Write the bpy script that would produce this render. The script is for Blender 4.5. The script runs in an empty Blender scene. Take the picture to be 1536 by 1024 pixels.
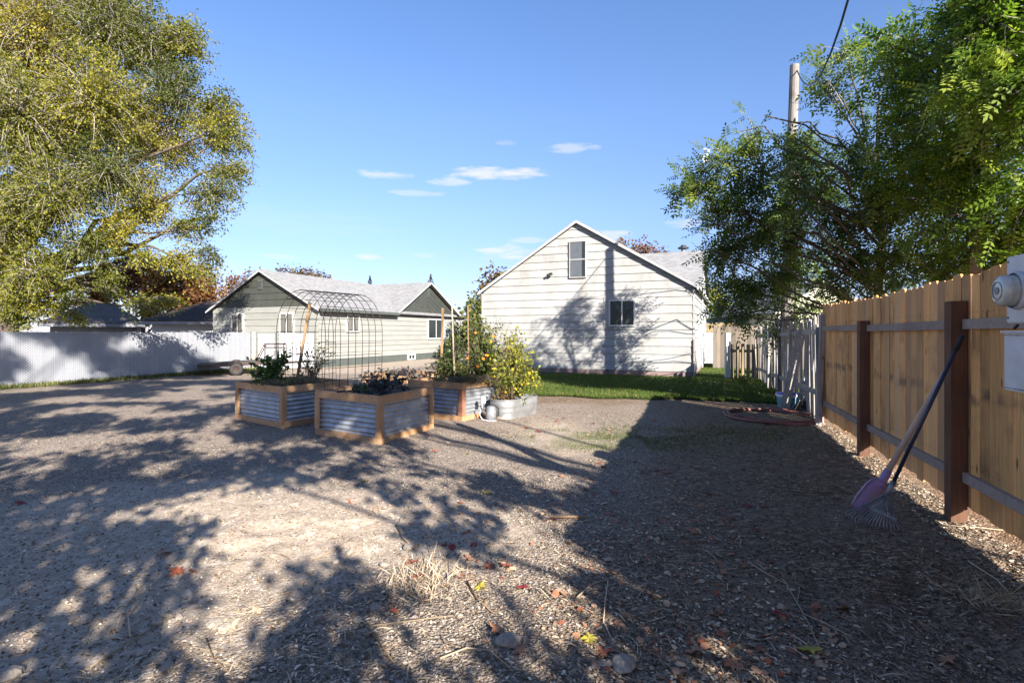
import bpy, math, random
import numpy as np
from mathutils import Vector, Matrix

# ---------------------------------------------------------------- camera, sky, sun
S = bpy.context.scene
COL = S.collection
R = math.radians
random.seed(4)
H, F = 1.45, 790.0            # eye height, focal length in photo pixels
cam_d = bpy.data.cameras.new("camera")
cam = bpy.data.objects.new("camera", cam_d)
COL.objects.link(cam)
cam.location = (0, 0, H)
cam.rotation_euler = (R(90), 0, 0)
cam_d.sensor_width = 36
cam_d.lens = 36 * F / 1536
cam_d.shift_y = -12 / 1536
cam_d.clip_start = 0.05
cam_d.clip_end = 3000
S.camera = cam

SUN_EL, SUN_AZ = R(25.5), R(27.5)       # elevation; azimuth measured from -Y towards +X
sdir = Vector((math.sin(SUN_AZ) * math.cos(SUN_EL), -math.cos(SUN_AZ) * math.cos(SUN_EL), math.sin(SUN_EL)))
sun_d = bpy.data.lights.new("sun", 'SUN')
sun_d.energy = 5.0
sun_d.angle = R(0.4)
sun_d.color = (1.0, 0.95, 0.87)
sun = bpy.data.objects.new("sun", sun_d)
COL.objects.link(sun)
sun.rotation_euler = sdir.to_track_quat('Z', 'Y').to_euler()
sun.location = (8, -16, 14)

world = bpy.data.worlds.new("World")
S.world = world
world.use_nodes = True
wt = world.node_tree
wt.nodes.clear()
def wn(t, **k):
    n = wt.nodes.new(t)
    for a, b in k.items(): setattr(n, a, b)
    return n
wl = wt.links.new
wout = wn('ShaderNodeOutputWorld')
bg = wn('ShaderNodeBackground')
bg.inputs[1].default_value = 0.073
sky = wn('ShaderNodeTexSky', sky_type='NISHITA', sun_disc=False)
sky.sun_elevation = SUN_EL
sky.sun_rotation = math.pi - SUN_AZ
sky.altitude = 800
sky.air_density = 1.0
sky.dust_density = 0.4
sky.ozone_density = 2.6
tc = wn('ShaderNodeTexCoord')
tint = wn('ShaderNodeMix', data_type='RGBA', blend_type='MULTIPLY')
tint.inputs[0].default_value = 1
wl(sky.outputs[0], tint.inputs[6])
sepz = wn('ShaderNodeSeparateXYZ'); wl(tc.outputs['Generated'], sepz.inputs[0])
zr = wn('ShaderNodeValToRGB'); wl(sepz.outputs['Z'], zr.inputs[0])
zr.color_ramp.elements[0].position = 0.0; zr.color_ramp.elements[0].color = (.52, .50, .68, 1)
zr.color_ramp.elements[1].position = 0.55; zr.color_ramp.elements[1].color = (.86, .98, 1.18, 1)
for zp, zc in ((.10, (.64, .60, .78, 1)), (.22, (.80, .79, .94, 1)), (.38, (.90, .94, 1.08, 1))):
    e_ = zr.color_ramp.elements.new(zp); e_.color = zc
wl(zr.outputs[0], tint.inputs[7])
cur = tint.outputs[2]
# small fair-weather clouds: soft ellipses on the sky broken up by noise
def sky_dir(px, py):
    v = Vector(((px - 768) / F, 1, (500 - py) / F)); v.normalize(); return v
warp = wn('ShaderNodeTexNoise'); warp.inputs['Scale'].default_value = 55; warp.inputs['Detail'].default_value = 5
mp = wn('ShaderNodeMapping'); mp.inputs['Scale'].default_value = (.45, .45, 2.2)
wl(tc.outputs['Generated'], mp.inputs[0]); wl(mp.outputs[0], warp.inputs['Vector'])
def math_n(op, a, b=None):
    m = wn('ShaderNodeMath', operation=op)
    for i, v in enumerate((a, b)):
        if v is None: continue
        if isinstance(v, (int, float)): m.inputs[i].default_value = v
        else: wl(v, m.inputs[i])
    return m.outputs[0]
total = None
for (px, py, rx, ry, s) in [(742, 259, 68, 10, 1.0), (578, 262, 36, 7, .8), (675, 273, 30, 6, .7), (860, 222, 40, 7, .55),
                            (762, 379, 52, 11, .85), (628, 290, 40, 5, .45), (551, 384, 27, 6, .8), (632, 383, 20, 5, .35),
                            (800, 360, 40, 5, .5), (918, 352, 30, 9, .75), (418, 385, 28, 5, .4), (1030, 335, 30, 7, .6),
                            (440, 330, 170, 22, .10), (300, 395, 60, 9, .25), (360, 480, 60, 12, .3), (760, 214, 16, 4, .3)]:
    d = sky_dir(px, py)
    a = math.cos(math.atan((px - 768) / F))
    m = wn('ShaderNodeVectorMath', operation='SUBTRACT'); wl(tc.outputs['Generated'], m.inputs[0]); m.inputs[1].default_value = d
    rt = Vector((0, 0, 1)).cross(d); rt.normalize()
    up = d.cross(rt)
    def dotn(v, k):
        q = wn('ShaderNodeVectorMath', operation='DOT_PRODUCT'); wl(m.outputs[0], q.inputs[0]); q.inputs[1].default_value = v * k
        return q.outputs['Value']
    X = dotn(rt, F / rx / a); Y = dotn(up, F / ry / a)
    e = math_n('ADD', math_n('MULTIPLY', X, X), math_n('MULTIPLY', Y, Y))
    e = math_n('SUBTRACT', 1.05, e)
    n = math_n('MULTIPLY', math_n('SUBTRACT', warp.outputs['Fac'], 0.5), 3.2)
    e = math_n('ADD', e, n)
    c = wn('ShaderNodeClamp'); wl(e, c.inputs[0])
    e = math_n('MULTIPLY', c.outputs[0], s * .8)
    # keep far away from ellipse empty
    total = e if total is None else math_n('MAXIMUM', total, e)
cm = wn('ShaderNodeMix', data_type='RGBA')
wl(total, cm.inputs[0]); wl(cur, cm.inputs[6]); cm.inputs[7].default_value = (4.2, 4.2, 4.6, 1)
wl(cm.outputs[2], bg.inputs[0]); wl(bg.outputs[0], wout.inputs[0])

S.view_settings.view_transform = 'Standard'
S.view_settings.look = 'None'
S.view_settings.gamma = 1
S.view_settings.exposure = 1.7
S.cycles.max_bounces = 7
S.cycles.transparent_max_bounces = 8
S.cycles.sample_clamp_indirect = 8

# ---------------------------------------------------------------- helpers
def k_(px): return (px - 768) / F
def P(px, py, Y): return Vector((k_(px) * Y, Y, H + (500 - py) / F * Y))
def G(px, py):
    Y = H * F / (py - 500); return Vector((k_(px) * Y, Y, 0))
def vnoise(x, y, f, seed=0):
    x = np.asarray(x, float) * f + seed * 17.3; y = np.asarray(y, float) * f + seed * 9.7
    xi = np.floor(x); yi = np.floor(y); fx = x - xi; fy = y - yi
    fx = fx * fx * (3 - 2 * fx); fy = fy * fy * (3 - 2 * fy)
    def h(a, b):
        v = np.sin(a * 127.1 + b * 311.7 + seed * 74.7) * 43758.5453
        return v - np.floor(v)
    return ((h(xi, yi) * (1 - fx) + h(xi + 1, yi) * fx) * (1 - fy) + (h(xi, yi + 1) * (1 - fx) + h(xi + 1, yi + 1) * fx) * fy) * 2 - 1
def sstep(a, b, v):
    t = np.clip((v - a) / (b - a), 0, 1); return t * t * (3 - 2 * t)
def gz(x, y):
    x = np.asarray(x, float); y = np.asarray(y, float)
    near = 1 - sstep(7.0, 11, y)
    nz = .022 * vnoise(x, y, .6, 1) + .012 * vnoise(x, y, 1.9, 2)
    clod = 1.3 * sstep(-.1, .7, vnoise(x, y, .9, 5)) * (1 - sstep(3.2, 4.6, y)) + .4
    nz = nz + (.012 * vnoise(x, y, 5.5, 3) + .007 * vnoise(x, y, 13, 4)) * clod * 1.3
    mound = .06 * np.exp(-(((x + 2.0) / 1.3) ** 2 + ((y - 4.6) / .9) ** 2))
    left = .03 * vnoise(x, y, .25, 8) * sstep(9, 14, y) * 0
    return nz * near + mound + left
def gzf(x, y): return float(gz(x, y))
def origin_of(o):
    v = Vector((0, 0, 0))
    while o is not None:
        v += o.location; o = o.parent
    return v
def tag(o, label=None, cat=None, group=None, kind=None):
    if label: o['label'] = label
    if cat: o['category'] = cat
    if group: o['group'] = group
    if kind: o['kind'] = kind
    return o
def thing(name, label, cat, loc, group=None):
    o = bpy.data.objects.new(name, None); COL.objects.link(o)
    o.location = loc; o.empty_display_size = .2
    return tag(o, label, cat, group)
def link_mesh(name, me, mats, parent=None, loc=None):
    o = bpy.data.objects.new(name, me); COL.objects.link(o)
    for m in (mats if isinstance(mats, (list, tuple)) else [mats]): me.materials.append(m)
    if parent is not None: o.parent = parent
    elif loc is not None: o.location = loc
    return o
class MB:
    def __init__(s): s.v, s.f, s.r, s.m = [], [], [], []
    def add(s, vs, fs, r=None, m=0):
        b = len(s.v); s.v += [tuple(v) for v in vs]
        if r is None: r = random.random()
        for f in fs: s.f.append([i + b for i in f]); s.r.append(r); s.m.append(m)
    def box(s, c, sx, sy, sz, ux=(1, 0, 0), uy=(0, 1, 0), uz=(0, 0, 1), r=None, m=0):
        c = Vector(c); ux = Vector(ux) * sx / 2; uy = Vector(uy) * sy / 2; uz = Vector(uz) * sz / 2
        vs = [c + a * ux + b * uy + d * uz for d in (-1, 1) for b in (-1, 1) for a in (-1, 1)]
        s.add(vs, [(0, 2, 3, 1), (4, 5, 7, 6), (0, 1, 5, 4), (2, 6, 7, 3), (0, 4, 6, 2), (1, 3, 7, 5)], r, m)
    def beam(s, p0, p1, w, h, up=(0, 0, 1), r=None, m=0):
        p0 = Vector(p0); p1 = Vector(p1); d = p1 - p0; L = d.length; d.normalize()
        up = Vector(up); sd = d.cross(up)
        if sd.length < 1e-4: sd = d.cross(Vector((1, 0, 0)))
        sd.normalize(); up = sd.cross(d)
        s.box((p0 + p1) / 2, L, w, h, d, sd, up, r, m)
    def prism(s, poly, ext, r=None, m=0):
        n = len(poly); a = [Vector(p) for p in poly]; b = [p + Vector(ext) for p in a]
        fs = [tuple(range(n))[::-1], tuple(range(n, 2 * n))] + [(i, (i + 1) % n, n + (i + 1) % n, n + i) for i in range(n)]
        s.add(a + b, fs, r, m)
    def tube(s, pts, rad, sides=6, r=None, m=0, caps=True):
        pts = [Vector(p) for p in pts]
        if not isinstance(rad, (list, tuple)): rad = [rad] * len(pts)
        vs = []; prev = None
        for i, p in enumerate(pts):
            d = (pts[min(i + 1, len(pts) - 1)] - pts[max(i - 1, 0)])
            if d.length < 1e-9: d = Vector((0, 0, 1))
            d.normalize()
            if prev is None:
                a = d.orthogonal()
            else:
                a = prev - d * prev.dot(d)
                if a.length < 1e-6: a = d.orthogonal()
            a.normalize(); prev = a; b = d.cross(a)
            for k in range(sides):
                t = 2 * math.pi * k / sides
                vs.append(p + (a * math.cos(t) + b * math.sin(t)) * rad[i])
        fs = []
        for i in range(len(pts) - 1):
            for k in range(sides):
                q = (k + 1) % sides
                fs.append((i * sides + k, i * sides + q, (i + 1) * sides + q, (i + 1) * sides + k))
        if caps:
            fs.append(tuple(range(sides))[::-1]); fs.append(tuple(range((len(pts) - 1) * sides, len(pts) * sides)))
        s.add(vs, fs, r, m)
    def lathe(s, c, prof, sides=20, r=None, m=0, ax=(0, 0, 1)):
        c = Vector(c); z = Vector(ax).normalized(); x = z.orthogonal().normalized(); y = z.cross(x)
        vs = [c + z * h + (x * math.cos(2 * math.pi * k / sides) + y * math.sin(2 * math.pi * k / sides)) * q for q, h in prof for k in range(sides)]
        fs = [(i * sides + k, i * sides + (k + 1) % sides, (i + 1) * sides + (k + 1) % sides, (i + 1) * sides + k) for i in range(len(prof) - 1) for k in range(sides)]
        s.add(vs, fs, r, m)
    def build(s, name, mats, parent=None, loc=None, smooth=False):
        me = bpy.data.meshes.new(name)
        o3 = origin_of(parent) if parent is not None else Vector(loc or (0, 0, 0))
        me.from_pydata([(v[0] - o3.x, v[1] - o3.y, v[2] - o3.z) for v in s.v], [], s.f)
        at = me.attributes.new('rnd', 'FLOAT', 'FACE'); at.data.foreach_set('value', s.r)
        if any(s.m): me.polygons.foreach_set('material_index', s.m)
        if smooth: me.polygons.foreach_set('use_smooth', [True] * len(s.f))
        me.update()
        return link_mesh(name, me, mats, parent, loc)
def np_mesh(name, V, Fq, rnd, mats, parent=None, loc=None, smooth=False):
    """V (n,3), Fq (m,k) faces of equal size, rnd (m,)"""
    me = bpy.data.meshes.new(name)
    o3 = origin_of(parent) if parent is not None else Vector(loc or (0, 0, 0))
    V = np.asarray(V, np.float32) - np.array(o3, np.float32)
    m, k = Fq.shape
    me.vertices.add(len(V)); me.vertices.foreach_set('co', V.ravel())
    me.loops.add(m * k); me.loops.foreach_set('vertex_index', Fq.astype(np.int32).ravel())
    me.polygons.add(m); me.polygons.foreach_set('loop_start', np.arange(0, m * k, k, dtype=np.int32))
    if smooth: me.polygons.foreach_set('use_smooth', np.ones(m, bool))
    if rnd is not None:
        at = me.attributes.new('rnd', 'FLOAT', 'FACE'); at.data.foreach_set('value', np.asarray(rnd, np.float32))
    me.update(calc_edges=True)
    return link_mesh(name, me, mats, parent, loc)

# ---------------------------------------------------------------- materials
def new_mat(name):
    m = bpy.data.materials.new(name); m.use_nodes = True
    nt = m.node_tree; nt.nodes.clear()
    out = nt.nodes.new('ShaderNodeOutputMaterial')
    return m, nt, out
class N:
    def __init__(s, nt): s.nt = nt
    def __call__(s, t, ins=None, **k):
        n = s.nt.nodes.new(t)
        for a, b in k.items(): setattr(n, a, b)
        for a, b in (ins or {}).items():
            if isinstance(b, bpy.types.NodeSocket): s.nt.links.new(b, n.inputs[a])
            else: n.inputs[a].default_value = b
        return n
    def mix(s, f, a, b, blend='MIX'):
        n = s.nt.nodes.new('ShaderNodeMix'); n.data_type = 'RGBA'; n.blend_type = blend
        for i, v in ((0, f), (6, a), (7, b)):
            if isinstance(v, bpy.types.NodeSocket): s.nt.links.new(v, n.inputs[i])
            else: n.inputs[i].default_value = (tuple(v) + (1,)) if isinstance(v, (tuple, list)) and len(v) == 3 else v
        return n.outputs[2]
    def ramp(s, f, stops):
        n = s.nt.nodes.new('ShaderNodeValToRGB'); s.nt.links.new(f, n.inputs[0])
        e = n.color_ramp.elements
        while len(e) < len(stops): e.new(.5)
        for x, (p, c) in zip(e, stops):
            x.position = p; x.color = (c[0], c[1], c[2], 1) if not isinstance(c, (int, float)) else (c, c, c, 1)
        return n.outputs[0]
    def math(s, op, a, b=0.0):
        n = s.nt.nodes.new('ShaderNodeMath'); n.operation = op
        for i, v in enumerate((a, b)):
            if isinstance(v, bpy.types.NodeSocket): s.nt.links.new(v, n.inputs[i])
            else: n.inputs[i].default_value = v
        return n.outputs[0]
def coords(n, scale=(1, 1, 1), rot=(0, 0, 0), kind='Object'):
    t = n('ShaderNodeTexCoord')
    return n('ShaderNodeMapping', {'Vector': t.outputs[kind], 'Scale': scale, 'Rotation': rot}).outputs[0]
def simple(name, c, rough=.7, metal=0, var=.12, nscale=6, bump=0, bscale=60, c2=None, rv=.0, spec=.5, stretch=(1, 1, 1)):
    """base colour broken by noise, optional second (dirt/wear) colour and per-face tint"""
    m, nt, out = new_mat(name); n = N(nt)
    v = coords(n, stretch)
    no = n('ShaderNodeTexNoise', {'Vector': v, 'Scale': nscale, 'Detail': 6.0, 'Roughness': .65})
    c2 = c2 or tuple(x * (1 - 2.2 * var) for x in c)
    col = n.mix(n.ramp(no.outputs['Fac'], [(.36, 0.), (.68, 1.)]), c, c2)
    if rv:
        a = n('ShaderNodeAttribute', attribute_name='rnd')
        f = n.math('ADD', n.math('MULTIPLY', a.outputs['Fac'], 2 * rv), 1 - rv)
        col = n.mix(1.0, col, n('ShaderNodeCombineXYZ', {0: f, 1: f, 2: f}).outputs[0], 'MULTIPLY')
    p = n('ShaderNodeBsdfPrincipled', {'Base Color': col, 'Roughness': rough, 'Metallic': metal, 'Specular IOR Level': spec})
    if bump:
        b = n('ShaderNodeTexNoise', {'Vector': v, 'Scale': bscale, 'Detail': 5.0})
        bn = n('ShaderNodeBump', {'Height': b.outputs['Fac'], 'Strength': bump, 'Distance': .02})
        nt.links.new(bn.outputs[0], p.inputs['Normal'])
    nt.links.new(p.outputs[0], out.inputs[0])
    return m
def wood(name, c1, c2, c3, axis='Z', grain=1.0, rv=.22, knots=True, rough=.8, boardmix=None):
    m, nt, out = new_mat(name); n = N(nt)
    st = {'Z': (30, 30, 1.2), 'X': (1.2, 30, 30), 'A': (12, 12, 12)}[axis]
    a = n('ShaderNodeAttribute', attribute_name='rnd')
    t = n('ShaderNodeTexCoord')
    off = n('ShaderNodeCombineXYZ', {0: n.math('MULTIPLY', a.outputs['Fac'], 13.), 1: n.math('MULTIPLY', a.outputs['Fac'], 7.), 2: n.math('MULTIPLY', a.outputs['Fac'], 29.)})
    ad = n('ShaderNodeVectorMath', {0: t.outputs['Object'], 1: off.outputs[0]}, operation='ADD')
    v = n('ShaderNodeMapping', {'Vector': ad.outputs[0], 'Scale': st}).outputs[0]
    no = n('ShaderNodeTexNoise', {'Vector': v, 'Scale': 1.6, 'Detail': 7.0, 'Roughness': .7})
    bl = n('ShaderNodeTexNoise', {'Vector': ad.outputs[0], 'Scale': 2.3, 'Detail': 5.0, 'Roughness': .6})
    col = n.mix(n.ramp(no.outputs['Fac'], [(.35, 0.), (.65, 1.)]), c1, c2)
    col = n.mix(n.ramp(bl.outputs['Fac'], [(.5, 0.), (.72, .75)]), col, c3)
    if knots:
        vv = n('ShaderNodeMapping', {'Vector': ad.outputs[0], 'Scale': (7, 7, 2.4)}).outputs[0]
        vo = n('ShaderNodeTexVoronoi', {'Vector': vv, 'Scale': 1.1, 'Randomness': 1.0})
        col = n.mix(n.ramp(vo.outputs['Distance'], [(.06, .8), (.13, 0.)]), col, tuple(x * .3 for x in c3))
    if boardmix:
        # broken horizontal stain left by an earlier rail on the reclaimed boards
        sz_ = n('ShaderNodeSeparateXYZ', {0: t.outputs['Object']}).outputs[2]
        zz_ = n.math('ABSOLUTE', n.math('SUBTRACT', n.math('ADD', sz_, n.math('MULTIPLY', a.outputs['Fac'], .06)), 1.01))
        st_ = n.math('MULTIPLY', n.ramp(zz_, [(.02, .8), (.06, 0.)]), n.ramp(bl.outputs['Fac'], [(.42, 0.), (.58, 1.)]))
        col = n.mix(st_, col, (.13, .085, .055))
        q_ = n.math('FRACT', n.math('MULTIPLY', a.outputs['Fac'], 7.31))
        col = n.mix(n.ramp(q_, [(.35, 0.), (1, .75)]), col, boardmix)
    f = n.math('ADD', n.math('MULTIPLY', a.outputs['Fac'], 2 * rv), 1 - rv)
    col = n.mix(1.0, col, n('ShaderNodeCombineXYZ', {0: f, 1: f, 2: f}).outputs[0], 'MULTIPLY')
    p = n('ShaderNodeBsdfPrincipled', {'Base Color': col, 'Roughness': rough, 'Specular IOR Level': .25})
    bn = n('ShaderNodeBump', {'Height': no.outputs['Fac'], 'Strength': .5 * grain, 'Distance': .006})
    nt.links.new(bn.outputs[0], p.inputs['Normal']); nt.links.new(p.outputs[0], out.inputs[0])
    return m
def leafmat(name, stops, trans=.35, rough=.5, gloss=.3):
    m, nt, out = new_mat(name); n = N(nt)
    a = n('ShaderNodeAttribute', attribute_name='rnd')
    col = n.ramp(a.outputs['Fac'], stops)
    p = n('ShaderNodeBsdfPrincipled', {'Base Color': col, 'Roughness': rough, 'Specular IOR Level': gloss})
    tr = n('ShaderNodeBsdfTranslucent', {'Color': n.mix(1., col, (1.35, 1.45, .7), 'MULTIPLY')})
    mx = n('ShaderNodeMixShader', {0: trans, 1: p.outputs[0], 2: tr.outputs[0]})
    nt.links.new(mx.outputs[0], out.inputs[0])
    return m

M = {}
M['siding1'] = simple('white_siding', (.35, .342, .328), .55, var=.05, nscale=1.3, rv=.035, bump=.15, bscale=90, c2=(.255, .245, .225), stretch=(1.6, 1.6, .8))
M['siding1'].node_tree.nodes['Principled BSDF'].inputs['Roughness'].default_value = .6
M['siding2'] = simple('sage_siding', (.27, .268, .242), .55, var=.05, nscale=1.3, rv=.04, bump=.15, bscale=90, c2=(.23, .228, .205), stretch=(1, 1, 4))
M['green'] = simple('green_paint', (.060, .062, .050), .5, var=.08, nscale=2, rv=.12, c2=(.046, .049, .04))
M['trim'] = simple('white_trim', (.48, .475, .46), .5, var=.05, nscale=5)
M['brickbase'] = simple('brick_base', (.26, .17, .15), .9, var=.2, nscale=8, c2=(.20, .15, .15), bump=.4)
M['found'] = simple('painted_foundation', (.07, .08, .072), .8, var=.1, nscale=4)
M['glass'] = simple('window_glass', (.025, .032, .032), .12, var=.1, nscale=1.5, spec=.25)
M['blind'] = simple('blind_slats', (.13, .14, .16), .6, var=.08)
M['curtain'] = simple('curtain', (.15, .14, .12), .8, var=.2, nscale=10, stretch=(6, 6, .3))
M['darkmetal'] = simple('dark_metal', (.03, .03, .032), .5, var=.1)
M['rust'] = simple('rusty_steel', (.022, .019, .018), .75, var=.2, nscale=14, c2=(.07, .032, .02))
M['wire'] = simple('rusted_wire', (.02, .018, .017), .7, var=.2, nscale=14, c2=(.06, .04, .03))
M['galv'] = simple('galvanised_sheet', (.46, .47, .49), .42, .6, var=.12, nscale=7, c2=(.30, .31, .33), bump=.06, bscale=30)
M['tank'] = simple('tank_metal', (.25, .25, .25), .5, .35, var=.1, nscale=6, c2=(.17, .165, .16), bump=.08, bscale=30)
M['tankrust'] = simple('tank_rust', (.34, .20, .13), .8, 0, var=.2, nscale=12, c2=(.48, .44, .40))
M['whiteplastic'] = simple('white_plastic', (.74, .75, .78), .45, var=.05)
M['bluelid'] = simple('blue_lid', (.12, .10, .42), .45, var=.05)
M['bluelabel'] = simple('blue_label', (.10, .28, .50), .45, var=.2, nscale=20, c2=(.12, .32, .16))
M['whitemetal'] = simple('white_painted_metal', (.60, .61, .63), .5, var=.12, nscale=9, c2=(.50, .49, .47), bump=.1, bscale=40)
M['meterglass'] = simple('meter_cover', (.55, .56, .50), .12, var=.08, nscale=12, spec=.8)
M['rubber'] = simple('tyre_rubber', (.025, .025, .025), .8, var=.1)
M['purple'] = simple('purple_plastic', (.34, .20, .40), .5, var=.15, nscale=15, c2=(.36, .26, .36))
M['navy'] = simple('navy_handle', (.018, .028, .06), .35, var=.1, nscale=15)
M['hose'] = simple('red_hose', (.19, .055, .045), .5, var=.15, nscale=8, c2=(.26, .12, .09))
M['graymetal'] = simple('worn_gray_metal', (.32, .33, .35), .5, .4, var=.2, nscale=9, c2=(.10, .09, .09))
M['soil'] = simple('bed_soil', (.07, .05, .038), .95, var=.3, nscale=20, bump=.8, bscale=50)
M['stone'] = simple('field_stone', (.33, .275, .22), .95, var=.15, nscale=14, c2=(.20, .165, .13), bump=.6, bscale=40)
M['slat'] = simple('white_slat', (.40, .405, .425), .5, var=.03, nscale=3, rv=.07)
M['link'] = simple('galvanised_wire', (.20, .205, .22), .5, .5, var=.1)
M['cedar'] = wood('cedar_boards', (.84, .45, .165), (.56, .28, .095), (.23, .12, .055), 'Z', rv=.28, boardmix=(.50, .30, .16))
M['fpost'] = wood('treated_post', (.19, .092, .052), (.12, .06, .036), (.09, .047, .03), 'Z', rv=.05, knots=False)
M['rail'] = wood('weathered_rail', (.36, .28, .22), (.27, .21, .17), (.22, .16, .13), 'A', rv=.1, knots=False)
M['graywood'] = wood('weathered_wood', (.46, .42, .375), (.27, .24, .21), (.20, .165, .14), 'Z', rv=.22)
M['bedwood'] = wood('bed_lumber', (.46, .27, .14), (.34, .185, .09), (.36, .27, .19), 'A', rv=.22, knots=False)
M['bedwoodred'] = wood('reddish_bed_post', (.30, .145, .085), (.24, .11, .065), (.2, .10, .06), 'Z', rv=.1, knots=False)
M['stake'] = wood('stake_wood', (.29, .18, .095), (.22, .135, .07), (.18, .115, .065), 'Z', rv=.1, knots=False)
M['deck'] = wood('trailer_planks', (.085, .075, .065), (.06, .055, .05), (.05, .045, .04), 'A', rv=.15, knots=False)
M['polewood'] = wood('pole_wood', (.28, .26, .24), (.17, .15, .135), (.10, .075, .055), 'Z', rv=.05, knots=False)
M['picket'] = wood('stained_picket', (.30, .23, .13), (.20, .15, .085), (.15, .12, .075), 'Z', rv=.2)
M['redcedar'] = wood('back_fence_boards', (.17, .13, .095), (.14, .115, .095), (.12, .105, .09), 'Z', rv=.3, knots=False)
M['tan'] = wood('handle_wood', (.62, .45, .34), (.50, .36, .27), (.42, .30, .22), 'A', rv=.03, knots=False, rough=.5)
M['bark'] = simple('bark', (.13, .10, .08), .95, var=.2, nscale=8, c2=(.07, .052, .04), bump=.8, bscale=25, stretch=(1, 1, .3))
M['twig_light'] = simple('pale_twigs', (.34, .29, .25), .9, var=.1, rv=.3)
M['twig_dark'] = simple('dark_twigs', (.16, .12, .09), .9, var=.1, rv=.3)
M['cream'] = simple('cream_siding', (.62, .58, .45), .7, var=.05)
M['graywall'] = simple('gray_block_wall', (.25, .24, .23), .8, var=.1)
def shingle(name, a, b, sc=1.0):
    m, nt, out = new_mat(name); n = N(nt)
    v = coords(n)
    vo = n('ShaderNodeTexVoronoi', {'Vector': n('ShaderNodeMapping', {'Vector': v, 'Scale': (3.5, 3.5, 14)}).outputs[0], 'Scale': 1.4 * sc})
    no = n('ShaderNodeTexNoise', {'Vector': v, 'Scale': 50.0, 'Detail': 3.0})
    s_ = n('ShaderNodeSeparateColor', {0: vo.outputs['Color']})
    col = n.mix(s_.outputs[0], a, b)
    col = n.mix(n.ramp(no.outputs['Fac'], [(.4, 0.), (.65, .5)]), col, tuple(x * .75 for x in b))
    p = n('ShaderNodeBsdfPrincipled', {'Base Color': col, 'Roughness': .9, 'Specular IOR Level': .2})
    bn = n('ShaderNodeBump', {'Height': no.outputs['Fac'], 'Strength': .4, 'Distance': .01})
    nt.links.new(bn.outputs[0], p.inputs['Normal']); nt.links.new(p.outputs[0], out.inputs[0]); return m
M['shingle'] = shingle('gray_shingles', (.29, .28, .275), (.19, .185, .185))
M['shingle_dark'] = shingle('dark_shingles', (.075, .052, .042), (.04, .032, .028))
M['shingle_brown'] = shingle('brown_shingles', (.15, .125, .105), (.09, .076, .066))
M['leaf_elm'] = leafmat('elm_leaves', [(0, (.04, .058, .014)), (.3, (.09, .11, .018)), (.6, (.19, .185, .024)), (.85, (.34, .30, .032)), (1, (.32, .20, .045))], .36)
M['leaf_locust'] = leafmat('ash_leaves', [(0, (.028, .05, .018)), (.35, (.07, .11, .026)), (.65, (.14, .19, .036)), (.88, (.26, .31, .06)), (1, (.38, .35, .12))], .42, .34, .5)
M['leaf_bright'] = leafmat('bright_leaves', [(0, (.032, .065, .013)), (.35, (.085, .15, .02)), (.7, (.19, .27, .032)), (1, (.36, .40, .065))], .43, .4, .4)
M['leaf_red'] = leafmat('red_autumn_leaves', [(0, (.09, .04, .02)), (.4, (.17, .075, .03)), (.7, (.25, .13, .04)), (1, (.26, .21, .05))], .35)
M['leaf_dark'] = leafmat('conifer_needles', [(0, (.012, .022, .012)), (1, (.03, .05, .024))], .1)
M['leaf_brown'] = leafmat('brown_leaves', [(0, (.06, .035, .022)), (.5, (.12, .07, .03)), (1, (.17, .14, .04))], .25)
M['leaf_green'] = leafmat('garden_leaves', [(0, (.022, .05, .014)), (.5, (.05, .10, .022)), (.85, (.09, .15, .03)), (1, (.18, .15, .05))], .3)
M['leaf_tomato'] = leafmat('fading_garden_leaves', [(0, (.03, .045, .015)), (.4, (.075, .10, .025)), (.75, (.15, .16, .035)), (1, (.22, .13, .055))], .3)
M['leaf_yellow'] = leafmat('yellowing_leaves', [(0, (.07, .10, .02)), (.35, (.16, .19, .03)), (.7, (.32, .30, .05)), (1, (.34, .20, .05))], .35)
M['leaf_kale'] = leafmat('dark_kale_leaves', [(0, (.02, .025, .022)), (.5, (.05, .055, .05)), (.85, (.09, .06, .07)), (1, (.16, .17, .12))], .15)
M['leaf_weed'] = leafmat('weed_leaves', [(0, (.05, .06, .02)), (.5, (.10, .12, .03)), (1, (.26, .22, .09))], .3)
M['grass'] = leafmat('lawn_blades', [(0, (.04, .068, .012)), (.45, (.075, .112, .018)), (.8, (.12, .15, .028)), (.92, (.18, .18, .05)), (1, (.30, .25, .11))], .35)
M['petal_yellow'] = leafmat('yellow_petals', [(0, (.75, .42, .01)), (1, (.85, .6, .03))], .3)
M['petal_orange'] = leafmat('orange_petals', [(0, (.65, .16, .01)), (1, (.7, .3, .02))], .3)
M['maple'] = leafmat('maple_leaf_red', [(0, (.21, .025, .03)), (.4, (.27, .085, .04)), (.7, (.33, .18, .10)), (1, (.52, .38, .25))], .1)
M['maple_y'] = leafmat('maple_leaf_yellow', [(0, (.40, .36, .05)), (1, (.36, .22, .05))], .2)
M['chips'] = leafmat('wood_chips', [(0, (.07, .05, .034)), (.35, (.20, .14, .09)), (.7, (.48, .36, .25)), (.93, (.78, .65, .48)), (1, (.46, .20, .10))], .05, .85, .2)
M['stones'] = leafmat('gravel_stones', [(0, (.042, .034, .027)), (.45, (.16, .135, .107)), (.8, (.36, .315, .265)), (1, (.70, .63, .54))], 0, .95, .08)
M['stones_brown'] = leafmat('soil_crumbs', [(0, (.055, .036, .022)), (.5, (.14, .092, .055)), (.85, (.28, .195, .12)), (1, (.56, .43, .29))], 0, .95, .05)
M['straw'] = leafmat('dry_stems', [(0, (.22, .16, .10)), (1, (.58, .46, .32))], .05, .8, .2)

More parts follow.
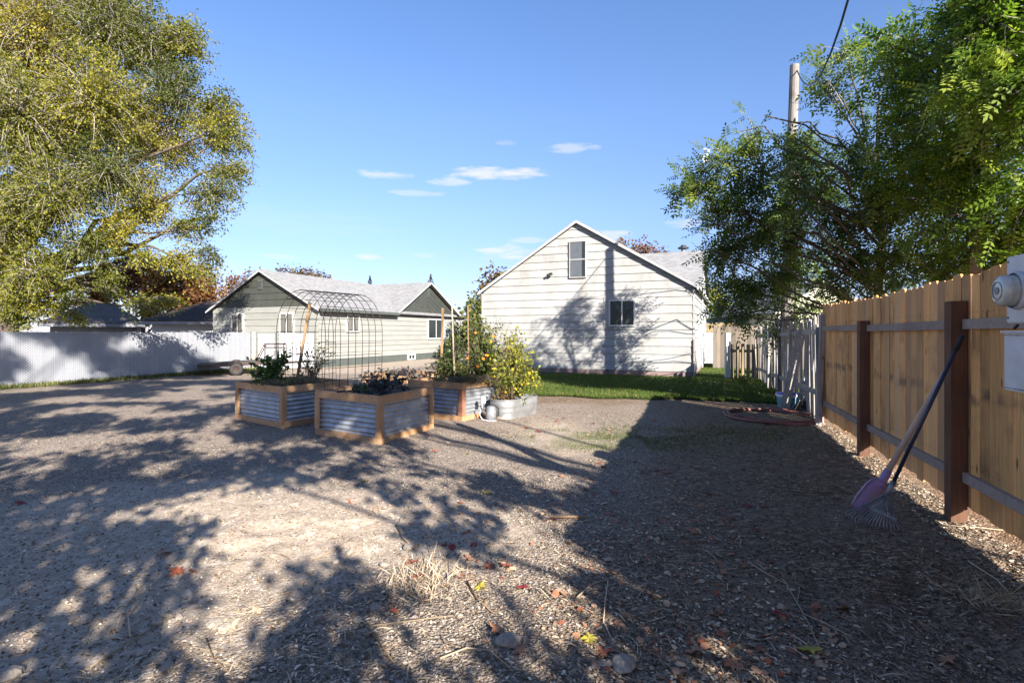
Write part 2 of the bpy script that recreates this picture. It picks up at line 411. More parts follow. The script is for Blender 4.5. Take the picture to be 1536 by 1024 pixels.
# ---------------------------------------------------------------- ground
def zones(x, y):
    w = .35 * vnoise(x, y, .9, 11) + .18 * vnoise(x, y, 3.1, 12)
    # pale dirt patch left of centre
    e1 = 1.05 - np.sqrt(((x + 2.0) / 2.1) ** 2 + ((y - 4.0) / 1.35) ** 2)
    e2 = .9 - np.sqrt(((x + 2.9) / 1.9) ** 2 + ((y - 2.9) / 1.2) ** 2)
    e3 = .8 - np.sqrt(((x - .75) / .9) ** 2 + ((y - 8.0) / 2.6) ** 2)
    e4 = .6 - np.sqrt(((x + .3) / 1.1) ** 2 + ((y - 3.4) / 1.1) ** 2)
    dirt = np.maximum.reduce([sstep(-.1, .45, e1 + w), sstep(-.1, .45, e2 + w), .75 * sstep(-.1, .5, e3 + w), .55 * sstep(-.1, .5, e4 + w)])
    fx = 2.13 + .339 * y
    mul = sstep(3.1, 1.9, fx - x + .9 * w) * sstep(1.2, 3.2, y) * (y < 14)
    mul = np.maximum(mul, .8 * sstep(.2, .6, w + .15) * (x > .2) * (y < 11.8))
    mul = np.maximum(mul, sstep(-.2, .5, 1.2 - np.abs((y - 12.0 + .1 * x)) + w) * (x > .2))
    bank = sstep(-.3, .3, 1.9 - np.abs((x + 8.13) * .923 - (y - 22) * .384 - 1.6)) * (y > 19)
    dirt = np.maximum(dirt, bank * .9)
    weed = sstep(.0, .5, .75 - np.sqrt(((x - 1.45) / 1.3) ** 2 + ((y - 7.2) / .8) ** 2) + w)
    weed = np.maximum(weed, .6 * sstep(.1, .6, w) * (np.abs(x - 3.3) < 1.2) * (np.abs(y - 7.6) < 1.3))
    fl = np.abs((x + 13.4) * .923 - (y - 13.8) * .384)
    weed = np.maximum(weed, sstep(.55, .15, fl + .3 * w))
    return dirt, np.clip(mul * (1 - dirt), 0, 1), np.clip(weed, 0, 1)
def axis(fine0, fine1, step, lo, hi, g=1.12):
    a = list(np.arange(fine0, fine1, step)); s = step; v = a[-1]
    while v < hi: s *= g; v += s; a.append(v)
    s = step; v = a[0]; b = []
    while v > lo: s *= g; v -= s; b.append(v)
    return np.array(b[::-1] + a)
gx = axis(-6.5, 5.6, .035, -1500, 1500); gy = axis(1.1, 9.0, .035, -600, 2500)
XX, YY = np.meshgrid(gx, gy); nx, ny = len(gx), len(gy)
ZZ = gz(XX, YY)
Vg = np.stack([XX.ravel(), YY.ravel(), ZZ.ravel()], 1)
ii, jj = np.meshgrid(np.arange(nx - 1), np.arange(ny - 1)); b0 = (jj * nx + ii).ravel()
Fg = np.stack([b0, b0 + 1, b0 + 1 + nx, b0 + nx], 1)
def ground_mat():
    m, nt, out = new_mat('ground'); n = N(nt)
    t = n('ShaderNodeTexCoord'); v = t.outputs['Object']
    at = n('ShaderNodeAttribute', attribute_name='zone')
    sep = n('ShaderNodeSeparateColor', {0: at.outputs['Color']})
    v1 = n('ShaderNodeTexVoronoi', {'Vector': v, 'Scale': 62.0}); v2 = n('ShaderNodeTexVoronoi', {'Vector': v, 'Scale': 24.0})
    s1 = n('ShaderNodeSeparateColor', {0: v1.outputs['Color']}); s2 = n('ShaderNodeSeparateColor', {0: v2.outputs['Color']})
    nb = n('ShaderNodeTexNoise', {'Vector': v, 'Scale': 1.1, 'Detail': 6.0, 'Roughness': .6})
    nf = n('ShaderNodeTexNoise', {'Vector': v, 'Scale': 34.0, 'Detail': 6.0, 'Roughness': .7})
    gravel = n.ramp(s1.outputs[0], [(0, (.08, .072, .068)), (.5, (.22, .20, .185)), (.85, (.38, .35, .315)), (1, (.60, .55, .50))])
    gravel = n.mix(1.0, gravel, (.92, .79, .67), 'MULTIPLY')
    gravel = n.mix(n.ramp(nb.outputs['Fac'], [(.35, 0.), (.7, .7)]), gravel, (.29, .235, .19))
    dirt = n.mix(n.ramp(nf.outputs['Fac'], [(.35, 0.), (.7, 1.)]), (.46, .37, .285), (.23, .18, .135))
    dirt = n.mix(n.ramp(s2.outputs[1], [(.8, 0.), (.95, .5)]), dirt, (.56, .48, .39))
    vm = n('ShaderNodeMapping', {'Vector': v, 'Scale': (20, 60, 30)}).outputs[0]
    v3 = n('ShaderNodeTexVoronoi', {'Vector': vm, 'Scale': 1.0}); s3 = n('ShaderNodeSeparateColor', {0: v3.outputs['Color']})
    mul = n.ramp(s3.outputs[0], [(0, (.065, .044, .028)), (.5, (.16, .107, .066)), (.85, (.28, .19, .12)), (1, (.48, .34, .21))])
    mul = n.mix(n.ramp(nb.outputs['Fac'], [(.4, 0.), (.65, .7)]), mul, (.20, .15, .105))
    weed = n.mix(nf.outputs['Fac'], (.05, .085, .02), (.16, .17, .06))
    col = n.mix(n.math('MULTIPLY', sep.outputs[0], .9), gravel, dirt)
    col = n.mix(n.math('MULTIPLY', sep.outputs[1], .9), col, mul)
    col = n.mix(n.math('MULTIPLY', sep.outputs[2], n.ramp(nf.outputs['Fac'], [(.4, .1), (.6, .8)])), col, weed)
    h = n.math('ADD', n.math('MULTIPLY', v1.outputs['Distance'], n.math('SUBTRACT', 1.2, sep.outputs[0])), n.math('MULTIPLY', nf.outputs['Fac'], .5))
    bn = n('ShaderNodeBump', {'Height': h, 'Strength': .9, 'Distance': .012})
    p = n('ShaderNodeBsdfPrincipled', {'Base Color': col, 'Roughness': .95, 'Specular IOR Level': .15, 'Normal': bn.outputs[0]})
    nt.links.new(p.outputs[0], out.inputs[0]); return m
g = np_mesh('ground', Vg, Fg, None, ground_mat(), loc=(0, 0, 0), smooth=True)
d_, m_, w_ = zones(XX.ravel(), YY.ravel())
ca = g.data.color_attributes.new('zone', 'FLOAT_COLOR', 'POINT')
ca.data.foreach_set('color', np.stack([d_, m_, w_, np.ones_like(d_)], 1).astype(np.float32).ravel())
tag(g, 'gravel and bare dirt yard with dark soil beside the fence', 'ground', kind='structure')

# ---- scattered stones, chips, straw (uncountable)
rg = np.random.default_rng(7)
def fence_x(y): return 2.13 + .339 * y
def scatter(n, y0, y1, pw=1.0):
    u = rg.random(n)
    y = y0 * (y1 / y0) ** u if pw == 1 else (y0 ** (1 - pw) + u * (y1 ** (1 - pw) - y0 ** (1 - pw))) ** (1 / (1 - pw))
    x = (rg.random(n) * 2.15 - 1.15) * y * 1.0 + (rg.random(n) - .5) * 1.0
    k = (x < fence_x(y) - .02)
    return x[k], y[k]
BOXES = []   # footprints to keep free of litter
def free(x, y):
    k = np.ones(len(x), bool)
    for (cx, cy, ax, ay, hw, hh) in BOXES:
        dx = x - cx; dy = y - cy
        k &= ~((np.abs(dx * ax + dy * ay) < hw) & (np.abs(-dx * ay + dy * ax) < hh))
    return k
def stones(n, y0, y1, smin, smax, name, label, cat, filt=None, pw=1.0, mat='stones'):
    x, y = scatter(n, y0, y1, pw)
    k = free(x, y)
    if filt is not None: k &= filt(x, y)
    x, y = x[k], y[k]; n = len(x)
    s = smin + (smax - smin) * rg.random(n) ** 2.5
    base = np.array([(1, 0, 0), (-.2, 1, .1), (-1, .1, 0), (.1, -1, -.1), (.1, .1, .8), (0, 0, -.6)])
    V = base[None] * (1 + .35 * (rg.random((n, 6, 3)) - .5)) + .22 * (rg.random((n, 6, 3)) - .5)
    V *= s[:, None, None] * np.stack([.7 + .6 * rg.random(n), .6 + .4 * rg.random(n), .5 + .4 * rg.random(n)], 1)[:, None, :]
    a = rg.random(n) * 6.283; c, sn = np.cos(a), np.sin(a)
    X = V[..., 0] * c[:, None] - V[..., 1] * sn[:, None]; Y = V[..., 0] * sn[:, None] + V[..., 1] * c[:, None]
    V[..., 0] = X + x[:, None]; V[..., 1] = Y + y[:, None]; V[..., 2] += (gz(x, y) + s * .12)[:, None]
    f = np.array([(0, 1, 4), (1, 2, 4), (2, 3, 4), (3, 0, 4), (1, 0, 5), (2, 1, 5), (3, 2, 5), (0, 3, 5)])
    Fq = (np.arange(n)[:, None, None] * 6 + f[None]).reshape(-1, 3)
    dz, mz, wz = zones(x, y)
    r = np.clip(.15 + .75 * rg.random(n) ** 1.3 + .15 * dz - .12 * mz, 0, 1)
    o = np_mesh(name, V.reshape(-1, 3), Fq, np.repeat(r, 8), M[mat], loc=(0, 0, 0))
    return tag(o, label, cat, kind='stuff')
def flat_bits(n, y0, y1, lmin, lmax, asp, name, mat, label, cat, filt=None, lift=.004, tilt=.35, rfun=None, pw=1.0, pos=None):
    if pos is None:
        x, y = scatter(n, y0, y1, pw)
        k = free(x, y)
        if filt is not None: k &= filt(x, y)
        x, y = x[k], y[k]
    else: x, y = pos
    n = len(x)
    L = lmin + (lmax - lmin) * rg.random(n) ** 2; W = L * asp * (.6 + .8 * rg.random(n))
    a = rg.random(n) * 6.283; D = np.stack([np.cos(a), np.sin(a), (rg.random(n) - .5) * tilt], 1)
    Sd = np.stack([-np.sin(a), np.cos(a), (rg.random(n) - .5) * tilt * 2], 1)
    C = np.stack([x, y, gz(x, y) + lift + .25 * tilt * L], 1)
    hl = (L / 2)[:, None]; hw = (W / 2)[:, None]
    bend = np.zeros((n, 3)); bend[:, 2] = (rg.random(n) - .4) * L * .3
    V = np.stack([C - D * hl - Sd * hw * .6, C - D * hl * .9 + Sd * hw * .8, C + Sd * hw + bend, C + D * hl + Sd * hw * .4, C + D * hl * .8 - Sd * hw * .7, C - Sd * hw + bend], 1)
    f = np.array([(0, 5, 2, 1), (5, 4, 3, 2)])
    Fq = (np.arange(n)[:, None, None] * 6 + f[None]).reshape(-1, 4)
    r = rg.random(n) if rfun is None else rfun(x, y, rg.random(n))
    o = np_mesh(name, V.reshape(-1, 3), Fq, np.repeat(r, 2), mat, loc=(0, 0, 0))
    return tag(o, label, cat, kind='stuff')

# ---------------------------------------------------------------- leaves and branches (vectorised)
def bez(P0, P1, P2, t):
    return P0 * (1 - t) ** 2 + P1 * 2 * t * (1 - t) + P2 * t * t
def unit(v): return v / np.maximum(np.linalg.norm(v, axis=-1, keepdims=True), 1e-9)
def twig_mesh(P0, P1, P2, r0, r1, seg=4, sides=3):
    n = len(P0); ts = np.linspace(0, 1, seg + 1)
    pts = np.stack([bez(P0, P1, P2, t) for t in ts], 1)
    d = unit(P2 - P0); a = unit(np.cross(d, np.array([.31, .17, .93])[None])); b = np.cross(d, a)
    rr = (r0[:, None] * (1 - ts) + r1[:, None] * ts)
    ang = np.arange(sides) * 2 * np.pi / sides
    ring = a[:, None, None, :] * np.cos(ang)[None, None, :, None] + b[:, None, None, :] * np.sin(ang)[None, None, :, None]
    V = pts[:, :, None, :] + ring * rr[:, :, None, None]
    F = []
    for i in range(seg):
        for k in range(sides):
            q = (k + 1) % sides; F.append((i * sides + k, i * sides + q, (i + 1) * sides + q, (i + 1) * sides + k))
    F = np.array(F); Fq = (np.arange(n)[:, None, None] * (sides * (seg + 1)) + F[None]).reshape(-1, 4)
    return V.reshape(-1, 3), Fq, np.repeat(rg.random(n), len(F))
def leaf_mesh(C, D, Nn, L, W):
    D = unit(D); Sd = unit(np.cross(D, Nn)); Nn = np.cross(Sd, D)
    L = L[:, None]; W = W[:, None]
    V = np.stack([C, C + D * L * .45 + Sd * W * .5 + Nn * W * .14, C + D * L, C + D * L * .45 - Sd * W * .5 + Nn * W * .14], 1)
    return V.reshape(-1, 3), (np.arange(len(C))[:, None] * 4 + np.arange(4)[None])
def ball(n):
    v = unit(rg.normal(size=(n, 3))); return v * (rg.random(n) ** .38)[:, None]
def crown(root, trunk_line, clumps, mats, twig_k=60, leaf_per=30, lsize=(.05, .08), asp=.6, droop=.25, tw_r=.008, pinnate=False,
          accept=None, limb_r=.07, hue=.25, spread=.10, leafname='crown', tsides=3, tstart=.3, nodes=0, nolimb=False):
    """trunk_line: list of points; clumps: (x,y,z,rx,ry,rz). makes branches + crown meshes under root"""
    tl = [Vector(p) for p in trunk_line]
    lim = MB(); A0, A1, A2, SC, HU = [], [], [], [], []
    for (cx, cy, cz, rx, ry, rz) in clumps:
        c = np.array((cx, cy, cz))
        hd = math.hypot(cx - tl[-1].x, cy - tl[-1].y)
        zt = min(max(cz - .55 * hd - .3 * rz, tl[0].z + .25 * (tl[-1].z - tl[0].z)), tl[-1].z)
        at = tl[0]
        for i in range(len(tl) - 1):
            if tl[i].z <= zt <= tl[i + 1].z + 1e-6:
                f = (zt - tl[i].z) / max(tl[i + 1].z - tl[i].z, 1e-6); at = tl[i].lerp(tl[i + 1], f)
        a = np.array(at); far = c + (c - a) * .02
        if not nolimb:
            mid = (a + far) / 2 + np.array([0, 0, .12 * hd]) + rg.normal(size=3) * .08 * hd
            pts = [Vector(bez(a, mid, far, t)) + Vector(rg.normal(size=3) * .03 * max(hd, .3)) * (1 if 0 < t < 1 else 0) for t in np.linspace(0, 1, 7)]
            lr = limb_r * (.6 + .5 * random.random())
            lim.tube(pts, [lr * (1 - t) + .012 * t for t in np.linspace(0, 1, 7)], 6, caps=False)
        else: mid = (a + far) / 2
        lerpk = .8 if not nolimb else 0.
        n = max(4, int(twig_k * (rx * ry + ry * rz + rx * rz) / 3))
        off = ball(n) * np.array((rx, ry, rz)); E = c + off
        t0 = (tstart + (1 - tstart) * rg.random(n))[:, None]
        S0 = bez(a[None], mid[None], far[None], t0) if not nolimb else (a[None] + rg.normal(size=(n, 3)) * np.array((rx, ry, 0)) * .25)
        if lerpk: S0 = S0 * (1 - lerpk) + (c + off * .25 + rg.normal(size=(n, 3)) * rx * .12) * lerpk
        if accept is not None:
            if accept.__name__ == 'accept_shade': S0 = E + rg.normal(size=(n, 3)) * .13
            k = accept(E)
            E, S0 = E[k], S0[k]; n = len(E)
            if n == 0: continue
        M1 = (S0 + E) / 2 + rg.normal(size=(n, 3)) * .10 * rx; M1[:, 2] += .25 * np.linalg.norm(E - S0, axis=1) * (1 if droop >= 0 else .2)
        E[:, 2] -= abs(droop) * np.linalg.norm((E - S0)[:, :2], axis=1)
        A0.append(S0); A1.append(M1); A2.append(E); SC.append(np.full(n, rx)); HU.append(np.full(n, rg.random()))
    A0, A1, A2, HU = map(np.concatenate, (A0, A1, A2, HU)); n = len(A0)
    ln = np.linalg.norm(A2 - A0, axis=1)
    V, Fq, r = twig_mesh(A0, A1, A2, tw_r * (.7 + .9 * rg.random(n)), np.full(n, tw_r * .25), 4, tsides)
    np_mesh('branches', V, Fq, r, mats['twig'], root)
    if not nolimb: lim.build('limbs', mats['bark'], root, smooth=True)
    # leaves
    idx = np.repeat(np.arange(n), leaf_per); N2 = len(idx)
    tt_ = rg.random(N2)
    if nodes: tt_ = np.clip((np.floor(tt_ * nodes) + .5 + .12 * rg.normal(size=N2) + rg.random(n)[idx] * .6 - .3) / nodes, 0, 1)
    t = (1 - .8 * tt_ ** 1.25)[:, None]
    p = bez(A0[idx], A1[idx], A2[idx], t)
    tang = unit(2 * (1 - t) * (A1[idx] - A0[idx]) + 2 * t * (A2[idx] - A1[idx]))
    p = p + rg.normal(size=(N2, 3)) * spread
    D = unit(tang + rg.normal(size=(N2, 3)) * .9)
    Nn = rg.normal(size=(N2, 3)); Nn[:, 2] = np.abs(Nn[:, 2]) + .7
    if pinnate:
        L = lsize[0] + (lsize[1] - lsize[0]) * rg.random(N2)
        D = unit(tang * .6 + rg.normal(size=(N2, 3)) * .7 - np.array([0, 0, .25])); Sd = unit(np.cross(D, Nn)); NN = np.cross(Sd, D)
        C, DD, NL, LL, RR = [], [], [], [], []
        rb = rg.random(N2)
        for j in range(5):
            q = p + D * (L * 3.2 * (j + .6) / 5)[:, None] - np.array([0, 0, 1.]) * (L * .35 * (j / 5) ** 2)[:, None]
            for sg in (-1, 1):
                C.append(q); DD.append(unit(Sd * sg + D * .55 + rg.normal(size=(N2, 3)) * .12)); NL.append(NN); LL.append(L * (1.05 - .07 * j)); RR.append(rb)
        C.append(p + D * (L * 3.2)[:, None]); DD.append(D); NL.append(NN); LL.append(L); RR.append(rb)
        hh = np.tile(HU[idx], len(C))
        C, DD, NL, LL, RR = map(np.concatenate, (C, DD, NL, LL, RR))
        V, Fq = leaf_mesh(C, DD, NL, LL, LL * asp)
        r = np.clip(RR * (1 - hue) + hh * hue + rg.normal(size=len(RR)) * .05, 0, 1)
    else:
        L = lsize[0] + (lsize[1] - lsize[0]) * rg.random(N2)
        V, Fq = leaf_mesh(p, D, Nn, L, L * asp)
        r = np.clip(rg.random(N2) * (1 - hue) + HU[idx] * hue, 0, 1)
    np_mesh(leafname, V, Fq, r, mats['leaf'], root)
def CL(px, py, Y, rpx, k=1.0, ky=None, kd=1.0):
    p = P(px, py, Y); r = rpx * Y / F
    return (p.x, p.y, p.z, r * k, r * kd, r * (ky or k))
def trunk_mesh(root, pts, radii, mat=None):
    mb = MB(); mb.tube(pts, radii, 10); return mb.build('trunk', mat or M['bark'], root, smooth=True)

# ---------------------------------------------------------------- walls and houses
class Wall:
    """vertical wall frame: o origin (ground), u along, n outward"""
    def __init__(s, o, u): s.o = Vector((o[0], o[1], 0)); s.u = Vector((u[0], u[1], 0)).normalized(); s.n = Vector((s.u.y, -s.u.x, 0))
    def p(s, x, d, z): return s.o + s.u * x + s.n * d + Vector((0, 0, z))
    def at(s, px, py):
        k = k_(px); x = (k * s.o.y - s.o.x) / (s.u.x - k * s.u.y); q = s.p(x, 0, 0)
        return x, H + (500 - py) / F * q.y
def siding(w, name, parent, xl, xr, z0, z1, course, mat, lap=.032, thick=.012, joints=True, back=.06):
    mb = MB(); z = z0; i = 0
    while z < z1 - 1e-4:
        zt = min(z + course, z1)
        a0, a1, b0, b1 = xl(z), xr(z), xl(zt), xr(zt)
        if a1 - a0 < .02: break
        if b1 - b0 < 0: m_ = (b0 + b1) / 2; b0 = b1 = m_
        # split the course into sheets with tight butt joints
        cuts = [0.0]
        if joints and a1 - a0 > 2.5:
            cuts += sorted(random.uniform(.2, .8) for _ in range(random.choice((1, 2))))
        cuts.append(1.0)
        for c0, c1 in zip(cuts, cuts[1:]):
            g0 = .004 if c0 > 0 else 0; zb_ = z + (.016 if z > z0 else 0)
            q = [(a0 + (a1 - a0) * c0 + g0, zb_), (a0 + (a1 - a0) * c1, zb_), (b0 + (b1 - b0) * c1, zt), (b0 + (b1 - b0) * c0 + g0, zt)]
            vs = [w.p(q[0][0], lap, q[0][1]), w.p(q[1][0], lap, q[1][1]), w.p(q[2][0], thick, q[2][1]), w.p(q[3][0], thick, q[3][1])]
            vs += [w.p(x_, -back, z_) for x_, z_ in q]
            mb.add(vs, [(0, 1, 2, 3), (5, 4, 7, 6), (1, 0, 4, 5), (3, 2, 6, 7), (0, 3, 7, 4), (2, 1, 5, 6)])
        z = zt; i += 1
    zs = sorted({z0 + .002, min(max(3.0, z0 + .003), z1)} | {z0 + (z1 - z0) * i_ / 24 for i_ in range(1, 24)} | {z1 - .002})
    pl = [w.p(xl(q_) + .03, -.004, q_) for q_ in zs] + [w.p(xr(q_) - .03, -.004, q_) for q_ in zs[::-1]]
    if xr(z1 - .01) - xl(z1 - .01) < .2: pl = [p_ for p_ in pl if p_.z < z1 - .08]
    mb.prism(pl, w.n * -.04, .5)
    return mb.build(name, mat, parent)
def window(w, parent, x0, x1, z0, z1, fw=.07, d=.046, mull=1, blind=None, sash=False, frame_mat=None):
    f = MB()
    fm = frame_mat or M['trim']
    def bar(xa, xb, za, zb, dd): f.box(w.p((xa + xb) / 2, dd / 2 + .005, (za + zb) / 2), xb - xa, dd, zb - za, w.u, w.n)
    bar(x0 - fw, x0, z0 - fw, z1 + fw, d + .03); bar(x1, x1 + fw, z0 - fw, z1 + fw, d + .03)
    bar(x0, x1, z1, z1 + fw, d + .028); bar(x0, x1, z0 - fw, z0, d + .034)
    for k in range(mull):
        c = x0 + (x1 - x0) * (k + 1) / (mull + 1); bar(c - .022, c + .022, z0, z1, d + .02)
    if sash:
        c = (z0 + z1) / 2; bar(x0, x1, c - .02, c + .02, d + .02)
    o = f.build('window', fm, parent)
    g_ = MB(); g_.box(w.p((x0 + x1) / 2, d - .002, (z0 + z1) / 2), x1 - x0, .01, z1 - z0, w.u, w.n)
    g_.build('pane', M['glass'], o)
    if blind == 'blind':
        b = MB(); z = z0 + .03
        while z < z1 - .02:
            b.box(w.p(x0 + (x1 - x0) * .40, d + .008, z), (x1 - x0) * .74, .004, .020, w.u, w.n); z += .030
        b.build('blind', M['blind'], o)
    if blind == 'curtain':
        b = MB()
        for (xa, xb) in ((x0 + .02, x0 + (x1 - x0) * .38), (x0 + (x1 - x0) * .62, x1 - .02)):
            b.box(w.p((xa + xb) / 2, d + .006, (z0 + z1) / 2 + .02), xb - xa, .004, (z1 - z0) - .06, w.u, w.n)
        b.build('curtain', M['curtain'], o)
    return o
def roof_plane(mb, a, b, c, d, t=.09):
    """quad a-b-c-d (ccw from above), thickness t downwards"""
    n = (Vector(b) - Vector(a)).cross(Vector(d) - Vector(a)).normalized()
    mb.prism([Vector(p) for p in (a, b, c, d)], -n * t)

# ---- white house on the right: gable wall faces the camera
U = Vector((.9232, -.3843)); RC = Vector((5.89, 17.1)); W1 = 7.58
O1 = RC - U * W1
w1 = Wall(O1, U)
house1 = thing('white_house', 'white lap-sided house with a gable end facing the lawn', 'house', (O1.x, O1.y, 0))
EZ, PZ = 3.02, 5.36
xm = w1.at(866, 334)[0]
sl_l, sl_r = (PZ - EZ) / xm, (PZ - EZ) / (W1 - xm)
xl = lambda z: 0 if z < EZ else (z - EZ) / sl_l
xr = lambda z: W1 if z < EZ else W1 - (z - EZ) / sl_r
siding(w1, 'front_wall', house1, xl, xr, .20, PZ - .01, .272, M['siding1'])
D1 = 9.0
ws = Wall(RC, (.3843, .9232))
siding(ws, 'side_wall', house1, lambda z: .07, lambda z: D1, .20, EZ - .06, .272, M['siding1'])
wb = Wall(O1 + Vector((.3843, .9232)) * D1, (-.3843, -.9232))
siding(wb, 'side_wall', house1, lambda z: 0, lambda z: D1 - .07, .20, EZ - .06, .272, M['siding1'])
fb = MB()
fb.box(w1.p(W1 / 2, -.02, .08), W1 - .04, .05, .24, w1.u, w1.n); fb.box(ws.p(D1 / 2, -.02, .08), D1, .05, .24, ws.u, ws.n)
fb.box(wb.p(D1 / 2, -.02, .08), D1, .05, .24, wb.u, wb.n)
fb.build('foundation', M['brickbase'], house1)
rf = MB(); ov = .16; eo = .14
def r1(x, dep, z): return w1.p(x, -dep, z)
zoff = .05
roof_plane(rf, r1(-eo, -ov, EZ - eo * sl_l + zoff), r1(xm, -ov, PZ + zoff), r1(xm, D1, PZ + zoff), r1(-eo, D1, EZ - eo * sl_l + zoff), -.025)
roof_plane(rf, r1(xm, -ov, PZ + zoff), r1(W1 + eo, -ov, EZ - eo * sl_r + zoff), r1(W1 + eo, D1, EZ - eo * sl_r + zoff), r1(xm, D1, PZ + zoff), -.025)
# cross wing at the rear, ridge parallel to the front wall
rz = 5.02
roof_plane(rf, r1(2.2, 2.3, 2.98), r1(W1 + .12, 2.3, 2.98), r1(W1 + .12, 6.4, rz), r1(2.2, 6.4, rz), -.06)
roof_plane(rf, r1(2.2, 6.4, rz), r1(W1 + .12, 6.4, rz), r1(W1 + .12, 10.5, 2.98), r1(2.2, 10.5, 2.98), -.06)
roof = rf.build('roof', M['shingle'], house1)
gb = MB(); gb.prism([ws.p(2.35, .02, 2.9), ws.p(9.0, .02, 2.9), ws.p(6.35, .02, rz - .02)], ws.n * -.1)
gb.build('side_gable', M['siding1'], house1)
for (xa, za, xb, zb) in ((-eo, EZ - eo * sl_l, xm, PZ), (xm, PZ, W1 + eo, EZ - eo * sl_r)):
    bb = MB(); bb.prism([w1.p(xa, ov - .004, za - .035), w1.p(xb, ov - .004, zb - .035), w1.p(xb, ov - .004, zb + .045), w1.p(xa, ov - .004, za + .045)], w1.n * .022); bb.build('rake_board', M['trim'], house1)
bb = MB(); bb.prism([ws.p(2.2, .13, 2.9), ws.p(6.4, .13, rz - .06), ws.p(6.4, .13, rz + .06), ws.p(2.2, .13, 3.02)], ws.n * .02)
bb.build('rake_board', M['trim'], house1)
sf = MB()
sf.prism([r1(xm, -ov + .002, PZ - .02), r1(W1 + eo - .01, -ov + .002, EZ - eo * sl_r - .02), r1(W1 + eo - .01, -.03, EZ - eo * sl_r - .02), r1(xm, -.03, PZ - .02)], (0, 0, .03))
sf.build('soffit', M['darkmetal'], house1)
vp = MB(); vb = P(1025, 378, 23.6); vp.lathe(vb + Vector((0, 0, -.35)), [(.10, 0), (.10, .52)], 14); v_o = vp.build('flue_pipe', M['link'], roof)
vp = MB(); vp.lathe(vb + Vector((0, 0, .15)), [(.001, 0), (.24, 0), (.24, .05), (.12, .10), (.10, .16), (.001, .17)], 14); vp.build('flue_cap', M['darkmetal'], roof)
x0, zt = w1.at(856, 364); x1, zb = w1.at(878.5, 415)
window(w1, house1, x0, x1, zb, zt, .035, mull=0, blind='blind', sash=True, frame_mat=M['siding1'])
x0, zt = w1.at(916, 452); x1, zb = w1.at(951, 487)
o = window(w1, house1, x0, x1, zb, zt, .055, mull=1)
vs = MB()
x0, z0 = w1.at(906, 444); x1, z1 = w1.at(957, 493)
vs.box(w1.p((x0 + x1) / 2, .022, (z0 + z1) / 2), x1 - x0, .03, z0 - z1, w1.u, w1.n, r=.5); vs.build('window_surround', M['siding1'], house1)
# small lamp head, tap, corner board, downpipe
xq, zq = w1.at(825, 411); q = MB(); q.tube([w1.p(xq, .03, zq), w1.p(xq, .12, zq + .01)], .018, 8); q.lathe(w1.p(xq + .03, .12, zq - .01), [(.001, 0), (.04, .01), (.055, .09), (.05, .1), (.001, .1)], 12, ax=(.6, -.7, -.1))
q.lathe(w1.p(xq - .02, .12, zq - .03), [(.001, 0), (.035, .01), (.045, .07), (.001, .08)], 12, ax=(-.5, -.7, -.4)); q.build('security_light', M['darkmetal'], house1)
xq, zq = w1.at(911, 556); q = MB(); q.tube([w1.p(xq, .0, zq), w1.p(xq, .1, zq), w1.p(xq, .12, zq - .05)], .018, 8); q.box(w1.p(xq, .08, zq + .05), .08, .03, .02, w1.u, w1.n); q.build('garden_tap', M['darkmetal'], house1)
for xx_ in (W1 + .012, -.012):
    q = MB(); q.box(w1.p(xx_, .0, 1.55), .05, .07, 2.75, w1.u, w1.n); q.build('corner_board', M['siding1'], house1)
q = MB(); q.beam(w1.p(W1 + .02, .06, .04), w1.p(W1 + .02, .06, 1.25), .035, .05, w1.n); q.build('corner_stake', M['rail'], house1)
window(ws, house1, 2.6, 3.5, 1.2, 2.1, .06, mull=1); window(ws, house1, 5.4, 6.3, 1.0, 2.2, .06, mull=0)
q = MB(); q.box(ws.p(D1 / 2, .16, EZ - .09), D1, .10, .10, ws.u, ws.n); q.build('gutter', M['trim'], house1)
q = MB(); q.tube([ws.p(4.4, .06, .1), ws.p(4.4, .06, 2.9)], .035, 8); q.box(ws.p(4.0, .09, 1.1), .3, .12, .45, ws.u, ws.n); q.build('downpipe', M['trim'], house1)

# ---- sage house on the left
O2 = Vector((-8.13, 22.0)); U2 = Vector((.3843, .9232))
w2 = Wall(O2, U2)                     # long wall, faces right/front
w2g = Wall(O2 + Vector((-.9232, .3843)) * 6.15, (.9232, -.3843))   # gable wall
house2 = thing('sage_house', 'sage green and cream lap-sided house with dark green gables', 'house', (O2.x, O2.y, 0))
L2, E2, P2z = 13.0, 2.52, 4.16; G2 = 6.15
def w2z(px, py): return w2.at(px, py)
sg = (P2z - E2) / (G2 / 2)
gxl = lambda z: 0 if z < E2 else (z - E2) / sg
gxr = lambda z: G2 if z < E2 else G2 - (z - E2) / sg
zg = 2.60
siding(w2g, 'gable_wall', house2, lambda z: 0, lambda z: G2, .34, 2.62, .285, M['siding2'])
siding(w2g, 'gable_top', house2, gxl, gxr, 2.62, P2z - .01, .285, M['green'], lap=.034, thick=.02)
siding(w2, 'long_wall', house2, lambda z: .07, lambda z: L2, .34, 2.46, .25, M['siding2'])
q = MB(); q.box(w2.p(L2 / 2, -.03, .12), L2, .06, .56, w2.u, w2.n); q.box(w2g.p(G2 / 2, -.03, .12), G2, .06, .56, w2g.u, w2g.n); q.build('foundation', M['found'], house2)
